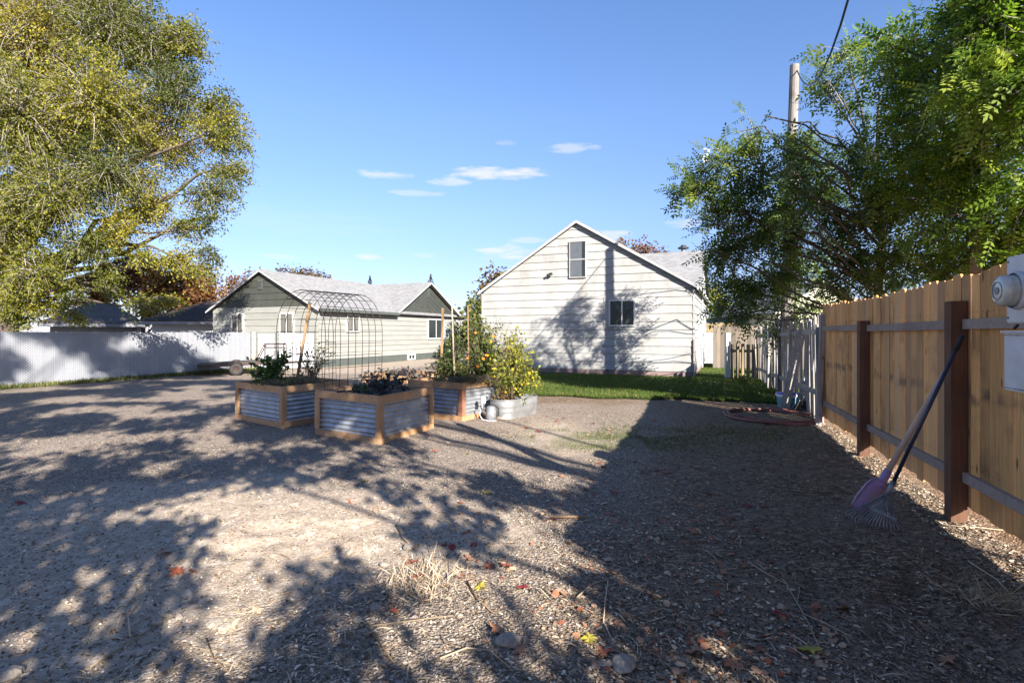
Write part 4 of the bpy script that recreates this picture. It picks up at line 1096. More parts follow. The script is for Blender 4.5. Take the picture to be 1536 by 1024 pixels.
for b_ in (.74, -.92):
    c_ = TP(tL * .40, b_, .215)
    mb = MB(); mb.lathe(c_, [(.12, -.08), (.19, -.085), (.215, -.04), (.215, .04), (.19, .085), (.12, .08)], 22, ax=tn_); wv = mb.build('wheel', M['rubber'], tr, smooth=True)
    mb = MB(); mb.lathe(c_, [(.001, .03), (.05, .05), (.06, .03), (.12, .06), (.125, -.06), (.001, -.05)], 18, ax=tn_); mb.build('rim', M['rust'], wv)
for b_ in (.74, -.92):
    c_ = TP(tL * .40, b_, 0)
    mb = MB(); mb.tube([c_ + td * .26 * math.cos(a) + Vector((0, 0, .215 + .25 * math.sin(a))) for a in np.linspace(.5, 2.64, 7)], .02, 4)
    mb.build('mudguard', M['rust'], tr)
mb = MB(); mb.tube([TP(tL * .40, -.92, .215), TP(tL * .40, .74, .215)], .025, 6); mb.build('axle', M['rust'], tr)

# ---------------------------------------------------------------- raised beds
def raised_bed(label, A, Bc, C, h=.62, bd=.09, redpost=False, group='raised garden beds of corrugated metal and lumber', beamw=.09):
    """A left corner, Bc front corner, C right corner (ground); fourth = A + C - B"""
    A, Bc, C = (Vector((p[0], p[1], 0)) for p in (A, Bc, C)); D = A + C - Bc
    cen = (A + C) / 2
    t = thing('raised_bed', label, 'raised bed', tuple(cen), group)
    cs = [A, Bc, C, D]
    for i in range(4):
        p, q = cs[i], cs[(i + 1) % 4]; d = (q - p); L = d.length; d.normalize(); nn = Vector((d.y, -d.x, 0))
        if nn.dot((p + q) / 2 - cen) < 0: nn = -nn
        # corrugated sheet
        nz = 73; vs = []; z0, z1 = .05, h - .05
        for k in range(nz):
            z = z0 + (z1 - z0) * k / (nz - 1); wv_ = -.045 + .011 * math.sin((z - z0) / .0675 * 2 * math.pi)
            vs += [p + d * .03 + nn * wv_ + Vector((0, 0, z)), q - d * .03 + nn * wv_ + Vector((0, 0, z))]
        mb = MB(); mb.add(vs, [(2 * k, 2 * k + 1, 2 * k + 3, 2 * k + 2) for k in range(nz - 1)]); mb.build('corrugated_panel', M['galv'], t, smooth=True)
        mb = MB(); mb.box((p + q) / 2 - nn * .02 + Vector((0, 0, h - .045)), L - .012, .036, .088, d, nn); mb.build('top_board', M['bedwood'], t)
        mb = MB(); mb.box((p + q) / 2 - nn * .02 + Vector((0, 0, .042)), L - .012, .036, .086, d, nn); mb.build('bottom_board', M['bedwood'], t)
        for (c_, sg_) in ((p, 1), (q, -1)):
            mb = MB(); mb.box(c_ + d * sg_ * .045 - nn * .016 + Vector((0, 0, h / 2)), .086, .034, h - .178, d, nn)
            mb.build('corner_post', M['bedwoodred'] if redpost and (i in (0, 1)) and (c_ - Bc).length < .05 else M['bedwood'], t)
    # cap rail lying flat inside the edge, and soil
    mb = MB()
    for i in range(4):
        p, q = cs[i], cs[(i + 1) % 4]; mb.beam(p.lerp(cen, .03) + Vector((0, 0, h + .006)), q.lerp(cen, .03) + Vector((0, 0, h + .006 + .003 * (i % 2))), .04, .016)
    mb.build('cap_rail', M['bedwood'], t)
    mb = MB(); n_ = 12; vs = []
    for i in range(n_):
        for j in range(n_):
            u_, v_ = .05 + .9 * i / (n_ - 1), .05 + .9 * j / (n_ - 1)
            q_ = Bc + (A - Bc) * u_ + (C - Bc) * v_; vs.append(q_ + Vector((0, 0, h - .07 + random.uniform(-.012, .02))))
    mb.add(vs, [(i * n_ + j, i * n_ + j + 1, (i + 1) * n_ + j + 1, (i + 1) * n_ + j) for i in range(n_ - 1) for j in range(n_ - 1)])
    mb.build('soil', M['soil'], t, smooth=True)
    u_ = (C - Bc).normalized(); BOXES.append((cen.x, cen.y, u_.x, u_.y, (C - Bc).length / 2 + .0, (A - Bc).length / 2 + .0))
    return t, cen
bedB, cB = raised_bed('nearest raised bed, corrugated metal panels in a lumber frame with dark kale', (-2.85, 7.60), (-1.72, 6.86), (-1.19, 8.04))
bedA, cA = raised_bed('left raised bed of corrugated metal under the wire arch', (-4.70, 8.94), (-3.52, 8.06), (-2.84, 9.22))
bedC, cC = raised_bed('raised bed with a reddish corner post holding the tall staked plants', (-1.85, 9.32), (-.82, 8.67), (.20, 10.1), redpost=True)
bedD, cD = raised_bed('low rear raised bed mostly hidden behind the nearest bed', (-3.10, 10.9), (-2.05, 10.25), (-1.40, 11.45), h=.60)

# black irrigation valves hanging over bed edges
for (px, py, Y, lab) in ((384, 577, 8.55, 'short black drip irrigation tube end on the left bed'), (515, 592, 7.22, 'short black drip irrigation tube end on the nearest bed')):
    p_ = P(px, py, Y); p_.z = .655
    o = MB(); o.tube([p_ + Vector((-.08, -.03, 0)), p_ + Vector((.02, .0, .005))], .014, 8); o.tube([p_ + Vector((.0, 0, .0)), p_ + Vector((.12, .05, .01)), p_ + Vector((.3, .2, -.03))], .008, 6)
    o = o.build('irrigation_tube', M['rubber'], loc=tuple(p_), smooth=True); tag(o, lab, 'irrigation tube')

# galvanised stock tank
tc_ = Vector((.04, 9.36, 0)); ta = Vector((.59, .81, 0)).normalized(); tb = Vector((ta.y, -ta.x, 0))
tank = thing('stock_tank', 'low oval galvanised stock tank planter with rust near its base', 'stock tank', tuple(tc_))
def oval(r, hl, z, n_=40):
    out = []
    for e_ in (1, -1):
        for k in range(15):
            a = (-math.pi / 2 + math.pi * k / 14) * 1.0
            out.append((e_ * (hl + r * math.cos(a)), e_ * r * math.sin(a)))
        for k in range(1, 6):
            out.append((e_ * (hl - 2 * hl * k / 6), e_ * r))
    return [tc_ + ta * x + tb * y + Vector((0, 0, z)) for x, y in out]
def shell(prof, name, mat, parent, hl=.30, n_=40):
    mb = MB(); vs = []
    for r, z in prof: vs += oval(r, hl, z, n_)
    mb.add(vs, [(i * n_ + k, i * n_ + (k + 1) % n_, (i + 1) * n_ + (k + 1) % n_, (i + 1) * n_ + k) for i in range(len(prof) - 1) for k in range(n_)])
    return mb.build(name, mat, parent, smooth=True)
shell([(.236, .0), (.236, .012), (.237, .10), (.238, .11), (.243, .125), (.238, .14), (.240, .20), (.246, .215), (.241, .23), (.242, .31), (.236, .31), (.232, .0)], 'tank_wall', M['tank'], tank)
shell([(.243, .305), (.250, .315), (.246, .328), (.236, .325), (.234, .31)], 'rolled_rim', M['tank'], tank)
mb = MB(); mb.add(oval(.232, .30, .24), [tuple(range(40))]); mb.build('soil', M['soil'], tank)
mb = MB(); n_ = 40; band = []; 
vs = oval(.2385, .30, .005) ; vs2 = [v + Vector((0, 0, .04 + .045 * max(0, math.sin(i * .9)) + .01 * math.sin(i * 2.7))) for i, v in enumerate(vs)]
ks = list(range(22, 38)); mb.add([vs[k % 40] for k in ks] + [vs2[k % 40] for k in ks], [(i, i + 1, i + 17, i + 16) for i in range(15)])
mb.build('rust_stain', M['tankrust'], tank)
BOXES.append((tc_.x, tc_.y, ta.x, ta.y, .52, .24))
# dark watering can
wc = Vector((-.35, 8.78, 0))
can = thing('watering_can', 'small dark gray metal can with a handle beside the stock tank', 'watering can', tuple(wc))
mb = MB(); mb.lathe(wc, [(.001, .005), (.085, .005), (.09, .02), (.088, .20), (.075, .235), (.03, .25), (.001, .252)], 20); mb.build('can_body', M['graymetal'], can, smooth=True)
mb = MB(); mb.tube([wc + Vector((.08, 0, .05)), wc + Vector((.125, 0, .1)), wc + Vector((.125, 0, .2)), wc + Vector((.06, 0, .26)), wc + Vector((-.05, 0, .25))], .009, 6); mb.build('handle', M['darkmetal'], can, smooth=True)
mb = MB(); mb.tube([wc + Vector((-.07, -.02, .06)), wc + Vector((-.14, -.03, .14)), wc + Vector((-.17, -.03, .26))], [.016, .012, .012], 8); mb.build('spout', M['darkmetal'], can, smooth=True)
mb = MB(); mb.tube([wc + Vector((-.16, .02, .34)), wc + Vector((-.14, -.02, .26)), wc + Vector((-.19, -.03, .10)), wc + Vector((-.14, -.08, .03)), wc + Vector((-.02, -.14, .015)), wc + Vector((.09, -.12, .015))], .007, 6)
mb.lathe(wc + Vector((-.13, .03, .28)), [(.001, 0), (.04, .01), (.045, .08), (.03, .12), (.001, .13)], 12); o = mb.build('white_tubing', M['whiteplastic'], loc=tuple(wc + Vector((-.16, 0, 0)))); tag(o, 'white plastic tubing and bottle beside the dark can', 'tubing')

# ---------------------------------------------------------------- wire arch
aL = Vector((-3.98, 9.0, 0)); aR = Vector((-3.02, 8.42, 0)); dax = Vector((.49, .872, 0)).normalized(); wid = 1.28
arch = thing('wire_arch', 'tall arched trellis of rusty wire mesh over the left bed', 'trellis', tuple((aL + aR) / 2 + dax * .65))
su = (aR - aL).normalized(); span = (aR - aL).length; rad = span / 2; HT = 2.17
def arch_pt(s):   # s in 0..1 along the hoop
    leg = HT - rad * 1.25; arc = math.pi * rad * 1.12; tot = 2 * leg + arc; q_ = s * tot
    bul = .03
    if q_ < leg: x = -rad - bul * math.sin(math.pi * .5 * q_ / leg) * 2; z = q_
    elif q_ > leg + arc: x = rad + bul * math.sin(math.pi * .5 * (tot - q_) / leg) * 2; z = tot - q_
    else:
        a = math.pi * (q_ - leg) / arc; x = -(rad + 2 * bul) * math.cos(a); z = leg + rad * 1.25 * math.sin(a)
    return su * x + Vector((0, 0, z))
base = (aL + aR) / 2
mb = MB()
for k in range(9):
    o_ = base + dax * wid * k / 8; jig = Vector((rg.normal() * .006, rg.normal() * .006, 0))
    mb.tube([o_ + arch_pt(s / 40) + jig for s in range(41)], .0054, 5)
for s in np.linspace(.02, .98, 25):
    p0_ = base + arch_pt(s) + su * .0; mb.tube([p0_ - dax * .01 + Vector((0, 0, .004)), p0_ + dax * (wid + .01) + Vector((0, 0, .004 + rg.normal() * .006))], .0048, 5)
mb.build('wire_hoops', M['wire'], arch)

# stakes
def stake(px0, py0, px1, py1, Y, w_, label, mat, zb=.52, th=.03):
    a = P(px1, py1, Y); a.z = zb; a.x = k_(px1) * Y; b = P(px0, py0, Y)
    o = MB(); o.beam(a, b, w_, th, (0, -1, 0)); o = o.build('wooden_stake' if mat != M['wire'] else 'metal_stake', mat, loc=tuple(a)); return tag(o, label, 'stake')
stake(465, 454, 444, 572, 9.3, .042, 'wide wooden stake leaning inside the left bed', M['stake'])
stake(664.5, 462, 661, 545, 10.3, .045, 'thick orange-brown wooden stake, leftmost behind the tall plants', M['stake'], .3)
stake(678, 457, 682.5, 566, 9.2, .022, 'thin dark stake second from the left in the tall plants', M['rail'], .5, .02)
stake(702, 458, 703, 560, 9.4, .022, 'slim light wooden stake in the middle of the tall plants', M['stake'], .5, .02)
stake(726, 470, 721, 530, 9.6, .035, 'gray weathered stake rightmost in the tall plants', M['graywood'], .5, .02)

# ---------------------------------------------------------------- plants
def plant(name, label, base, clumps, leaf, cat='plant', twig='twig_dark', twig_k=300, leaf_per=10, lsize=(.03, .06), asp=.6, spread=.03, hue=.4, tw_r=.004, droop=.1, dens=1.7, flowers=None, **kw):
    clumps = [(x, y, z, a * 1.12, b_ * 1.12, c * 1.12) for (x, y, z, a, b_, c) in clumps]; twig_k = twig_k * dens
    b = Vector(base); t = thing(name, label, cat, tuple(b))
    line = [b, b + Vector((0, 0, .1))]
    crown(t, line, clumps, {'leaf': M[leaf], 'twig': M[twig], 'bark': M['twig_dark']}, twig_k, leaf_per, lsize, asp, droop, tw_r, spread=spread, hue=hue, leafname='leaves', nolimb=True, **kw)
    if flowers:
        mat, num, sz = flowers
        for _ in range(num):
            c = random.choice(clumps); v = rg.normal(size=3); v /= np.linalg.norm(v); v[1] = -abs(v[1])
            p_ = Vector(c[:3]) + Vector(v * np.array(c[3:]) * rg.uniform(.75, 1.12)); nn = Vector((v[0] * .6 + .2, v[1] - .5, .5)).normalized()
            a_ = nn.orthogonal().normalized(); b_ = nn.cross(a_); s_ = sz * random.uniform(.7, 1.2); r_ = random.random()
            vs = [p_]; 
            for k in range(10): 
                rr = s_ * (1 if k % 2 else .72); vs.append(p_ + (a_ * math.cos(k * .6283) + b_ * math.sin(k * .6283)) * rr + nn * .006)
            fm = MB(); fm.add(vs, [(0, k + 1, (k + 1) % 10 + 1) for k in range(10)], r_); fm.build('flower', mat, t)
    return t
def C3(px, py, Y, rx, ry, rd=None):   # clump with pixel radii
    p = P(px, py, Y); s = Y / F; return (p.x, p.y, p.z, rx * s, (rd or rx) * s, ry * s)
plant('pepper_plant', 'bushy green pepper plant at the left of the left bed', (-4.05, 8.95, .56), [C3(388, 552, 8.9, 16, 20), C3(410, 548, 8.8, 18, 18), C3(378, 562, 8.7, 10, 10), C3(426, 540, 8.8, 12, 22), C3(400, 568, 8.6, 24, 8)], 'leaf_green', twig_k=260, leaf_per=11, lsize=(.05, .10))
plant('straggly_plant', 'thin half-bare dark twiggy plant at the right of the left bed', (-3.4, 9.0, .56), [C3(462, 545, 8.9, 20, 30), C3(445, 530, 9.0, 14, 22), C3(482, 530, 9.1, 16, 22), C3(500, 520, 9.2, 12, 14), C3(440, 565, 8.8, 18, 9)], 'leaf_brown', twig_k=130, leaf_per=7, lsize=(.03, .065), tw_r=.0045, droop=.0)
plant('low_herb', 'low grayish green herbs at the front of the left bed', (-3.65, 8.55, .58), [C3(440, 574, 8.5, 30, 5), C3(400, 574, 8.5, 24, 5), C3(475, 570, 8.7, 22, 5)], 'leaf_weed', twig_k=900, leaf_per=8, lsize=(.02, .045), asp=.35)
plant('kale_plant', 'dark leafy kale with purple tinges in the nearest bed', (-1.95, 7.7, .56), [C3(560, 573, 7.6, 16, 10), C3(590, 568, 7.6, 18, 13), C3(575, 582, 7.3, 24, 7), C3(545, 578, 7.5, 12, 8), C3(608, 574, 7.8, 8, 10)], 'leaf_kale', twig_k=180, leaf_per=6, lsize=(.07, .13), asp=.7, spread=.03)
plant('herb_plant', 'small bright green herb at the left of the kale', (-2.25, 7.55, .57), [C3(545, 585, 7.25, 14, 5), C3(528, 578, 7.6, 8, 5)], 'leaf_green', twig_k=700, leaf_per=8, lsize=(.025, .05), asp=.4)
plant('lettuce_row', 'row of dark reddish lettuce in the rear bed', (-2.2, 10.9, .54), [C3(548, 562, 10.5, 14, 5), C3(590, 560, 10.6, 22, 6), C3(630, 565, 10.3, 14, 7), C3(618, 569, 10.0, 12, 6)], 'leaf_kale', twig_k=300, leaf_per=7, lsize=(.05, .10), asp=.7)
plant('tomato_plant', 'dense dark green tomato thicket around the left stakes', (-1.0, 9.4, .56), [C3(665, 545, 9.3, 18, 22), C3(682, 520, 9.4, 16, 30), C3(690, 555, 9.2, 22, 16), C3(655, 548, 9.6, 12, 12)], 'leaf_tomato', twig_k=420, leaf_per=11, lsize=(.04, .08))
plant('tomato_plant', 'tall tomato plant with thin stems around the middle stakes', (-.5, 9.6, .56), [C3(712, 505, 9.5, 22, 34), C3(735, 500, 9.6, 20, 26), C3(715, 545, 9.4, 26, 20), C3(745, 530, 9.5, 22, 24), C3(705, 480, 9.6, 10, 14)], 'leaf_tomato', twig_k=360, leaf_per=11, lsize=(.04, .08), flowers=(M['petal_orange'], 9, .03))
plant('wispy_vine', 'wispy nearly bare stems above the flowering bush', (-.3, 9.7, .6), [C3(755, 478, 9.7, 26, 14), C3(795, 505, 9.6, 18, 18)], 'leaf_brown', twig_k=110, leaf_per=4, lsize=(.02, .04), tw_r=.003)
plant('marigold_bush', 'yellowing bush with yellow and orange marigold flowers over the stock tank', (-.02, 9.3, .25), [C3(755, 535, 9.2, 24, 30), C3(780, 545, 9.2, 26, 30), C3(770, 510, 9.3, 22, 20), C3(800, 560, 9.2, 18, 24), C3(752, 570, 9.1, 20, 20), C3(790, 580, 9.1, 16, 14)], 'leaf_yellow', twig_k=330, leaf_per=12, lsize=(.04, .08), flowers=(M['petal_yellow'], 16, .022))
plant('grassy_herb', 'tufts of feathery green herbs along the front edge of the staked bed', (-.75, 8.95, .58), [C3(700, 568, 8.8, 22, 6), C3(675, 570, 9.0, 22, 6), C3(738, 568, 9.1, 18, 6)], 'leaf_weed', twig_k=1300, leaf_per=9, lsize=(.02, .05), asp=.2)
plant('dead_stems', 'brown withered stems hanging in the stock tank', (.0, 9.25, .25), [C3(757, 590, 9.1, 10, 12), C3(745, 585, 9.1, 8, 14)], 'leaf_brown', twig_k=500, leaf_per=9, lsize=(.04, .07), droop=.4)
plant('stand_in_shrub', 'dark evergreen shrub standing in for an unidentified rounded dark object by the sage house', (-3.6, 30, 0), [C3(672, 520, 30, 11, 12), C3(668, 526, 29, 8, 8), C3(700, 512, 31, 22, 20)], 'leaf_dark', cat='shrub', twig_k=60, leaf_per=40, lsize=(.1, .2), tw_r=.01, spread=.1)  # shrub put in for a dark rounded object of unknown kind

# ---------------------------------------------------------------- trees
def tree(name, label, base, top, tr_, clumps, leaf, twig='twig_light', group=None, cat='tree', extra=(), limbk=.22, **kw):
    b = Vector(base); t = thing(name, label, cat, tuple(b), group); tp = Vector(top)
    n_ = 6; pts = [b.lerp(tp, i / n_) + Vector((math.sin(i * 1.7) * tr_ * .5 if 0 < i < n_ else 0, math.cos(i * 2.1) * tr_ * .4 if 0 < i < n_ else 0, 0)) for i in range(n_ + 1)]
    mb = MB(); mb.tube([pts[0] - Vector((0, 0, .2))] + pts, [tr_ * 1.25] + [tr_ * (1 - .75 * i / n_) for i in range(n_ + 1)], 12)
    for ln_, r0 in extra: mb.tube(ln_, [r0 * (1 - .6 * i / (len(ln_) - 1)) for i in range(len(ln_))], 9)
    mb.build('trunk', M['bark'], t, smooth=True)
    crown(t, pts, clumps, {'leaf': M[leaf], 'twig': M[twig], 'bark': M['bark']}, limb_r=tr_ * limbk, **kw)
    return t
# big elm on the left, behind the white fence
ec = [CL(60, 50, 17, 120), CL(170, 40, 16.5, 90), CL(240, 70, 17, 70), CL(285, 60, 17, 42), CL(270, 140, 16.5, 60), CL(335, 190, 16.5, 48), CL(350, 250, 16.5, 36), CL(325, 290, 16, 44), CL(250, 210, 17, 70),
      CL(150, 150, 15, 85), CL(40, 170, 15, 100), CL(180, 260, 15.5, 75), CL(90, 290, 14.8, 85), CL(230, 310, 16, 55), CL(20, 330, 14.8, 85), CL(60, 410, 14.6, 55), CL(10, 430, 15, 50), CL(150, 370, 15.2, 55),
      CL(110, 452, 15.0, 28), CL(225, 385, 15.4, 26), CL(262, 452, 15.5, 20), CL(322, 385, 16, 22), CL(30, 465, 15, 36), CL(75, 472, 15, 26), CL(215, 462, 15.2, 24), CL(275, 395, 15.8, 32), CL(310, 410, 16, 24), CL(180, 345, 15.2, 36),
      CL(-60, 100, 17, 140), CL(-80, 280, 16, 130), CL(-60, 400, 16, 90), CL(20, -70, 18, 130), CL(150, -60, 18, 90), CL(-40, -10, 19, 120), CL(60, 200, 19, 120), CL(180, 180, 19, 90)]
ec += [CL(352, 215, 16.5, 30), CL(318, 330, 16, 24), CL(335, 160, 16.5, 34), CL(30, 482, 15, 20), CL(165, 425, 15.2, 30), CL(290, 345, 15.8, 30), CL(120, 480, 15, 16)]
ec = [(x, y, z, rx * 1.0, ry * 1.15, rz * 1.0) for (x, y, z, rx, ry, rz) in ec]
tree('elm_tree', 'huge spreading elm with yellow-green leaves and pale drooping twigs at the left', (-17.2, 17.4, 0), (-15.5, 17.2, 9.5), .45, ec, 'leaf_elm', twig_k=88, leaf_per=36, lsize=(.05, .10), asp=.62, droop=.13, tw_r=.011, spread=.075, hue=.55, limbk=.36, nodes=5)
# trees over the right fence
rc1 = [CL(1175, 400, 12.2, 42), CL(1200, 290, 12, 52), CL(1215, 220, 12, 42), CL(1180, 460, 12.4, 24), CL(1228, 340, 11.5, 46), CL(1225, 452, 12.5, 22)]
rc_left = [CL(1040, 275, 10.3, 32), CL(1075, 240, 10.2, 38), CL(1115, 200, 10.0, 38), CL(1150, 175, 9.9, 26), CL(1090, 300, 10.4, 42), CL(1140, 260, 10.3, 50), CL(1150, 330, 10.6, 52), CL(1110, 370, 10.7, 42), CL(1090, 425, 11.0, 32), CL(1130, 440, 11.0, 38), CL(1105, 475, 11.2, 20), CL(1022, 285, 10.2, 16), CL(1060, 330, 10.3, 24), CL(1075, 380, 10.6, 26), CL(1075, 455, 11, 18), CL(1200, 300, 10.6, 34), CL(1185, 230, 10.4, 30), CL(1192, 185, 10.4, 18), CL(1182, 350, 10.8, 30), CL(1172, 410, 11, 28), CL(1188, 205, 8.9, 19), CL(1196, 262, 8.9, 25), CL(1185, 325, 9.0, 24)]
rc2 = [CL(1225, 110, 10.5, 42), CL(1265, 70, 10, 40), CL(1265, 150, 10, 60), CL(1320, 110, 9.5, 58), CL(1330, 200, 9.5, 75), CL(1270, 240, 10.2, 60), CL(1290, 330, 10, 60), CL(1350, 310, 9.4, 60), CL(1260, 400, 10.5, 38), CL(1330, 390, 9.6, 38)]
rc3 = [CL(1395, 90, 8.2, 60), CL(1450, 40, 7.4, 60), CL(1400, 190, 8.4, 75), CL(1510, 30, 6.8, 80), CL(1500, 130, 6.8, 85), CL(1470, 230, 7.6, 75), CL(1420, 310, 8.2, 62), CL(1500, 330, 7.4, 60), CL(1590, 100, 6.4, 110), CL(1600, 280, 7, 100), CL(1540, 390, 7.6, 45), CL(1560, -40, 6.6, 90)]
rc2 += rc_left
rc2 += [CL(1250, 440, 10.8, 22), CL(1300, 425, 10.4, 30), CL(1345, 420, 9.8, 26), CL(1375, 370, 9.4, 36)]
rc3 += [CL(1400, 400, 8.8, 30), CL(1440, 395, 8.6, 36), CL(1480, 385, 8.2, 34), CL(1380, 260, 8.8, 50), CL(1330, 60, 8.6, 36)]
rc1 += [CL(1215, 385, 12, 34), CL(1160, 500, 12.6, 18), CL(1235, 280, 11.4, 40)]
rc1, rc2, rc3 = ([(x, y, z, a * 1.25, b * 1.25, c * 1.25) for (x, y, z, a, b, c) in q] for q in (rc1, rc2, rc3))
pA, pB = w1.at(905, 385), w1.at(812, 510)
def accept_wall(E):
    """thin out foliage so that sunlight reaches the house wall in patches, as on the day"""
    nn = np.array(w1.n); oo = np.array(w1.o); t = ((E - oo) @ nn) / float(w1.n.dot(sdir)); h = E - np.array(sdir)[None] * t[:, None]
    x = (h - oo) @ np.array(w1.u); z = h[:, 2]
    on = (x > -.3) & (x < 7.8) & (z > -.2) & (z < 5.6)
    edge = pA[0] + (z - pA[1]) * (pB[0] - pA[0]) / (pB[1] - pA[1])
    upper = on & ((x < edge) | (z > 3.3) | ((z > 2.3) & (x > 5.6)))
    g_ = vnoise(x + .5 * z, z * 1.6, 1.0, 71) + .5 * vnoise(x, z, 2.6, 72)
    r_ = rg.random(len(E))
    return ~((upper & (r_ < .93)) | (on & (g_ > -.05 + .25 * (x > 4.6)) & (r_ < .90)))
kw = dict(pinnate=True, asp=.42, droop=.12, tw_r=.007, spread=.07, hue=.4)
tree('leafy_tree', 'leafy green tree growing around the utility pole', (7.95, 14.6, 0), (7.6, 14.2, 4.2), .08, rc1, 'leaf_locust', 'twig_dark', accept=accept_wall, twig_k=66, leaf_per=6, lsize=(.06, .125), **kw)
tree('leafy_tree', 'green tree behind the cedar fence to the right of the utility pole', (7.35, 10.2, 0), (6.8, 9.9, 4.6), .13, rc2, 'leaf_locust', 'twig_light', accept=accept_wall, twig_k=64, leaf_per=6, lsize=(.06, .125), **kw)
tree('leafy_tree', 'bright green tree leaning over the cedar fence at the right edge', (7.3, 8.0, 0), (6.5, 7.4, 4.8), .14, rc3, 'leaf_bright', 'twig_light', twig_k=92, leaf_per=6, lsize=(.06, .115), **kw)

# shade tree behind the camera (throws the dappled shadow over the yard)
LIT = []   # sunlit ellipses on the ground in photo pixels
for (px, py, rx, ry) in [(430, 770, 95, 42), (330, 765, 45, 22), (300, 745, 30, 12), (350, 830, 90, 42), (300, 850, 55, 30), (215, 770, 26, 12), (205, 855, 16, 14), (320, 900, 40, 50), (390, 940, 40, 70), (500, 820, 22, 16),
                         (425, 905, 40, 70), (620, 855, 72, 34), (560, 800, 30, 25), (690, 920, 70, 46), (655, 985, 85, 32), (800, 880, 55, 75), (850, 930, 30, 40), (640, 780, 40, 7), (750, 800, 50, 9),
                         (700, 760, 60, 7), (800, 790, 50, 22), (620, 725, 70, 8), (740, 700, 80, 12), (820, 680, 70, 60), (760, 640, 130, 32), (690, 665, 60, 16), (870, 640, 90, 45), (520, 790, 30, 20), (500, 840, 20, 12),
                         (60, 680, 40, 9), (95, 660, 60, 8), (220, 655, 55, 9), (285, 648, 40, 7), (180, 680, 22, 6), (230, 705, 18, 10), (310, 676, 22, 7), (240, 620, 55, 6), (170, 612, 60, 5), (90, 622, 18, 5), (110, 600, 45, 4), (240, 598, 60, 4), (330, 600, 30, 8), (350, 665, 22, 5),
                         (600, 690, 40, 8), (500, 695, 40, 7), (440, 665, 30, 6), (540, 672, 50, 6), (580, 960, 22, 45), (30, 585, 20, 3), (300, 580, 40, 3), (500, 650, 20, 5), (10, 890, 12, 5), (740, 620, 60, 20), (455, 740, 30, 12)]:
    a = G(px, py - ry); b = G(px, py + ry); c = G(px, py)
    LIT.append((c.x, (a.y + b.y) / 2, rx / F * c.y, (a.y - b.y) / 2))
def accept_shade(E):
    t = E[:, 2] / sdir.z; x = E[:, 0] - sdir.x * t; y = E[:, 1] - sdir.y * t
    k = np.ones(len(E), bool)
    for (cx, cy, ax_, ay_) in LIT:
        k &= ((x - cx) / (ax_ + .07 + .014 * cy)) ** 2 + ((y - cy) / (ay_ + .11 + .024 * cy)) ** 2 > 1
    k &= x < -.05 + .339 * y * 0 + np.where(y < 5.2, 1.4 - .0 * y, np.where(y < 7, .2, -.6 - .25 * (y - 7)))
    # beyond the white fence line and at the far houses: keep sunny
    side = (x + 13.4) * .923 - (y - 13.8) * .384
    k &= (side > -3.2) | (rg.random(len(E)) < .4)
    k &= ~((y > 16.5) & (x > -10))
    k &= ~((y > 11.0) & (x > -4.6))
    k &= (rg.random(len(E)) < np.where(y > 11, .8, 1.0))
    # gaps along the fence for the big light spots
    gap = .8 * vnoise(x, y * .6, 1.1, 31) + .7 * vnoise(x, y * .6, 2.6, 32)
    k &= ~((gap > .34) & (y > 6.0)) & ~((gap > .80) & (y <= 6.0))
    k &= ~((vnoise(x, y, .8, 33) > .1) & (y > 11.5))
    return k
def shade_mask(x, y):
    """True where the crown lets no sun through"""
    k = np.ones(len(x), bool)
    for (cx, cy, ax_, ay_) in LIT:
        k &= ((x - cx) / (ax_ + .05 + .006 * cy)) ** 2 + ((y - cy) / (ay_ + .07 + .010 * cy)) ** 2 > 1
    k &= x < np.where(y < 5.2, 1.3, np.where(y < 7, .3, -.5 - .25 * (y - 7)))
    side = (x + 13.4) * .923 - (y - 13.8) * .384
    k &= (side > -3.2) & ~((x > -1.0) & (y > 5.5))
    k &= ~((y > 16.5) & (x > -10)) & ~((y > 11.0) & (x > -4.6))
    gap = .75 * vnoise(x, y * .55, 1.7, 31) + .65 * vnoise(x, y * .55, 3.6, 32)
    k &= ~((gap > .44) & (y > 5.5)) & ~((gap > .60) & (y <= 5.5))
    k &= ~((vnoise(x, y, .9, 33) > .12) & (y > 11.5))
    return k
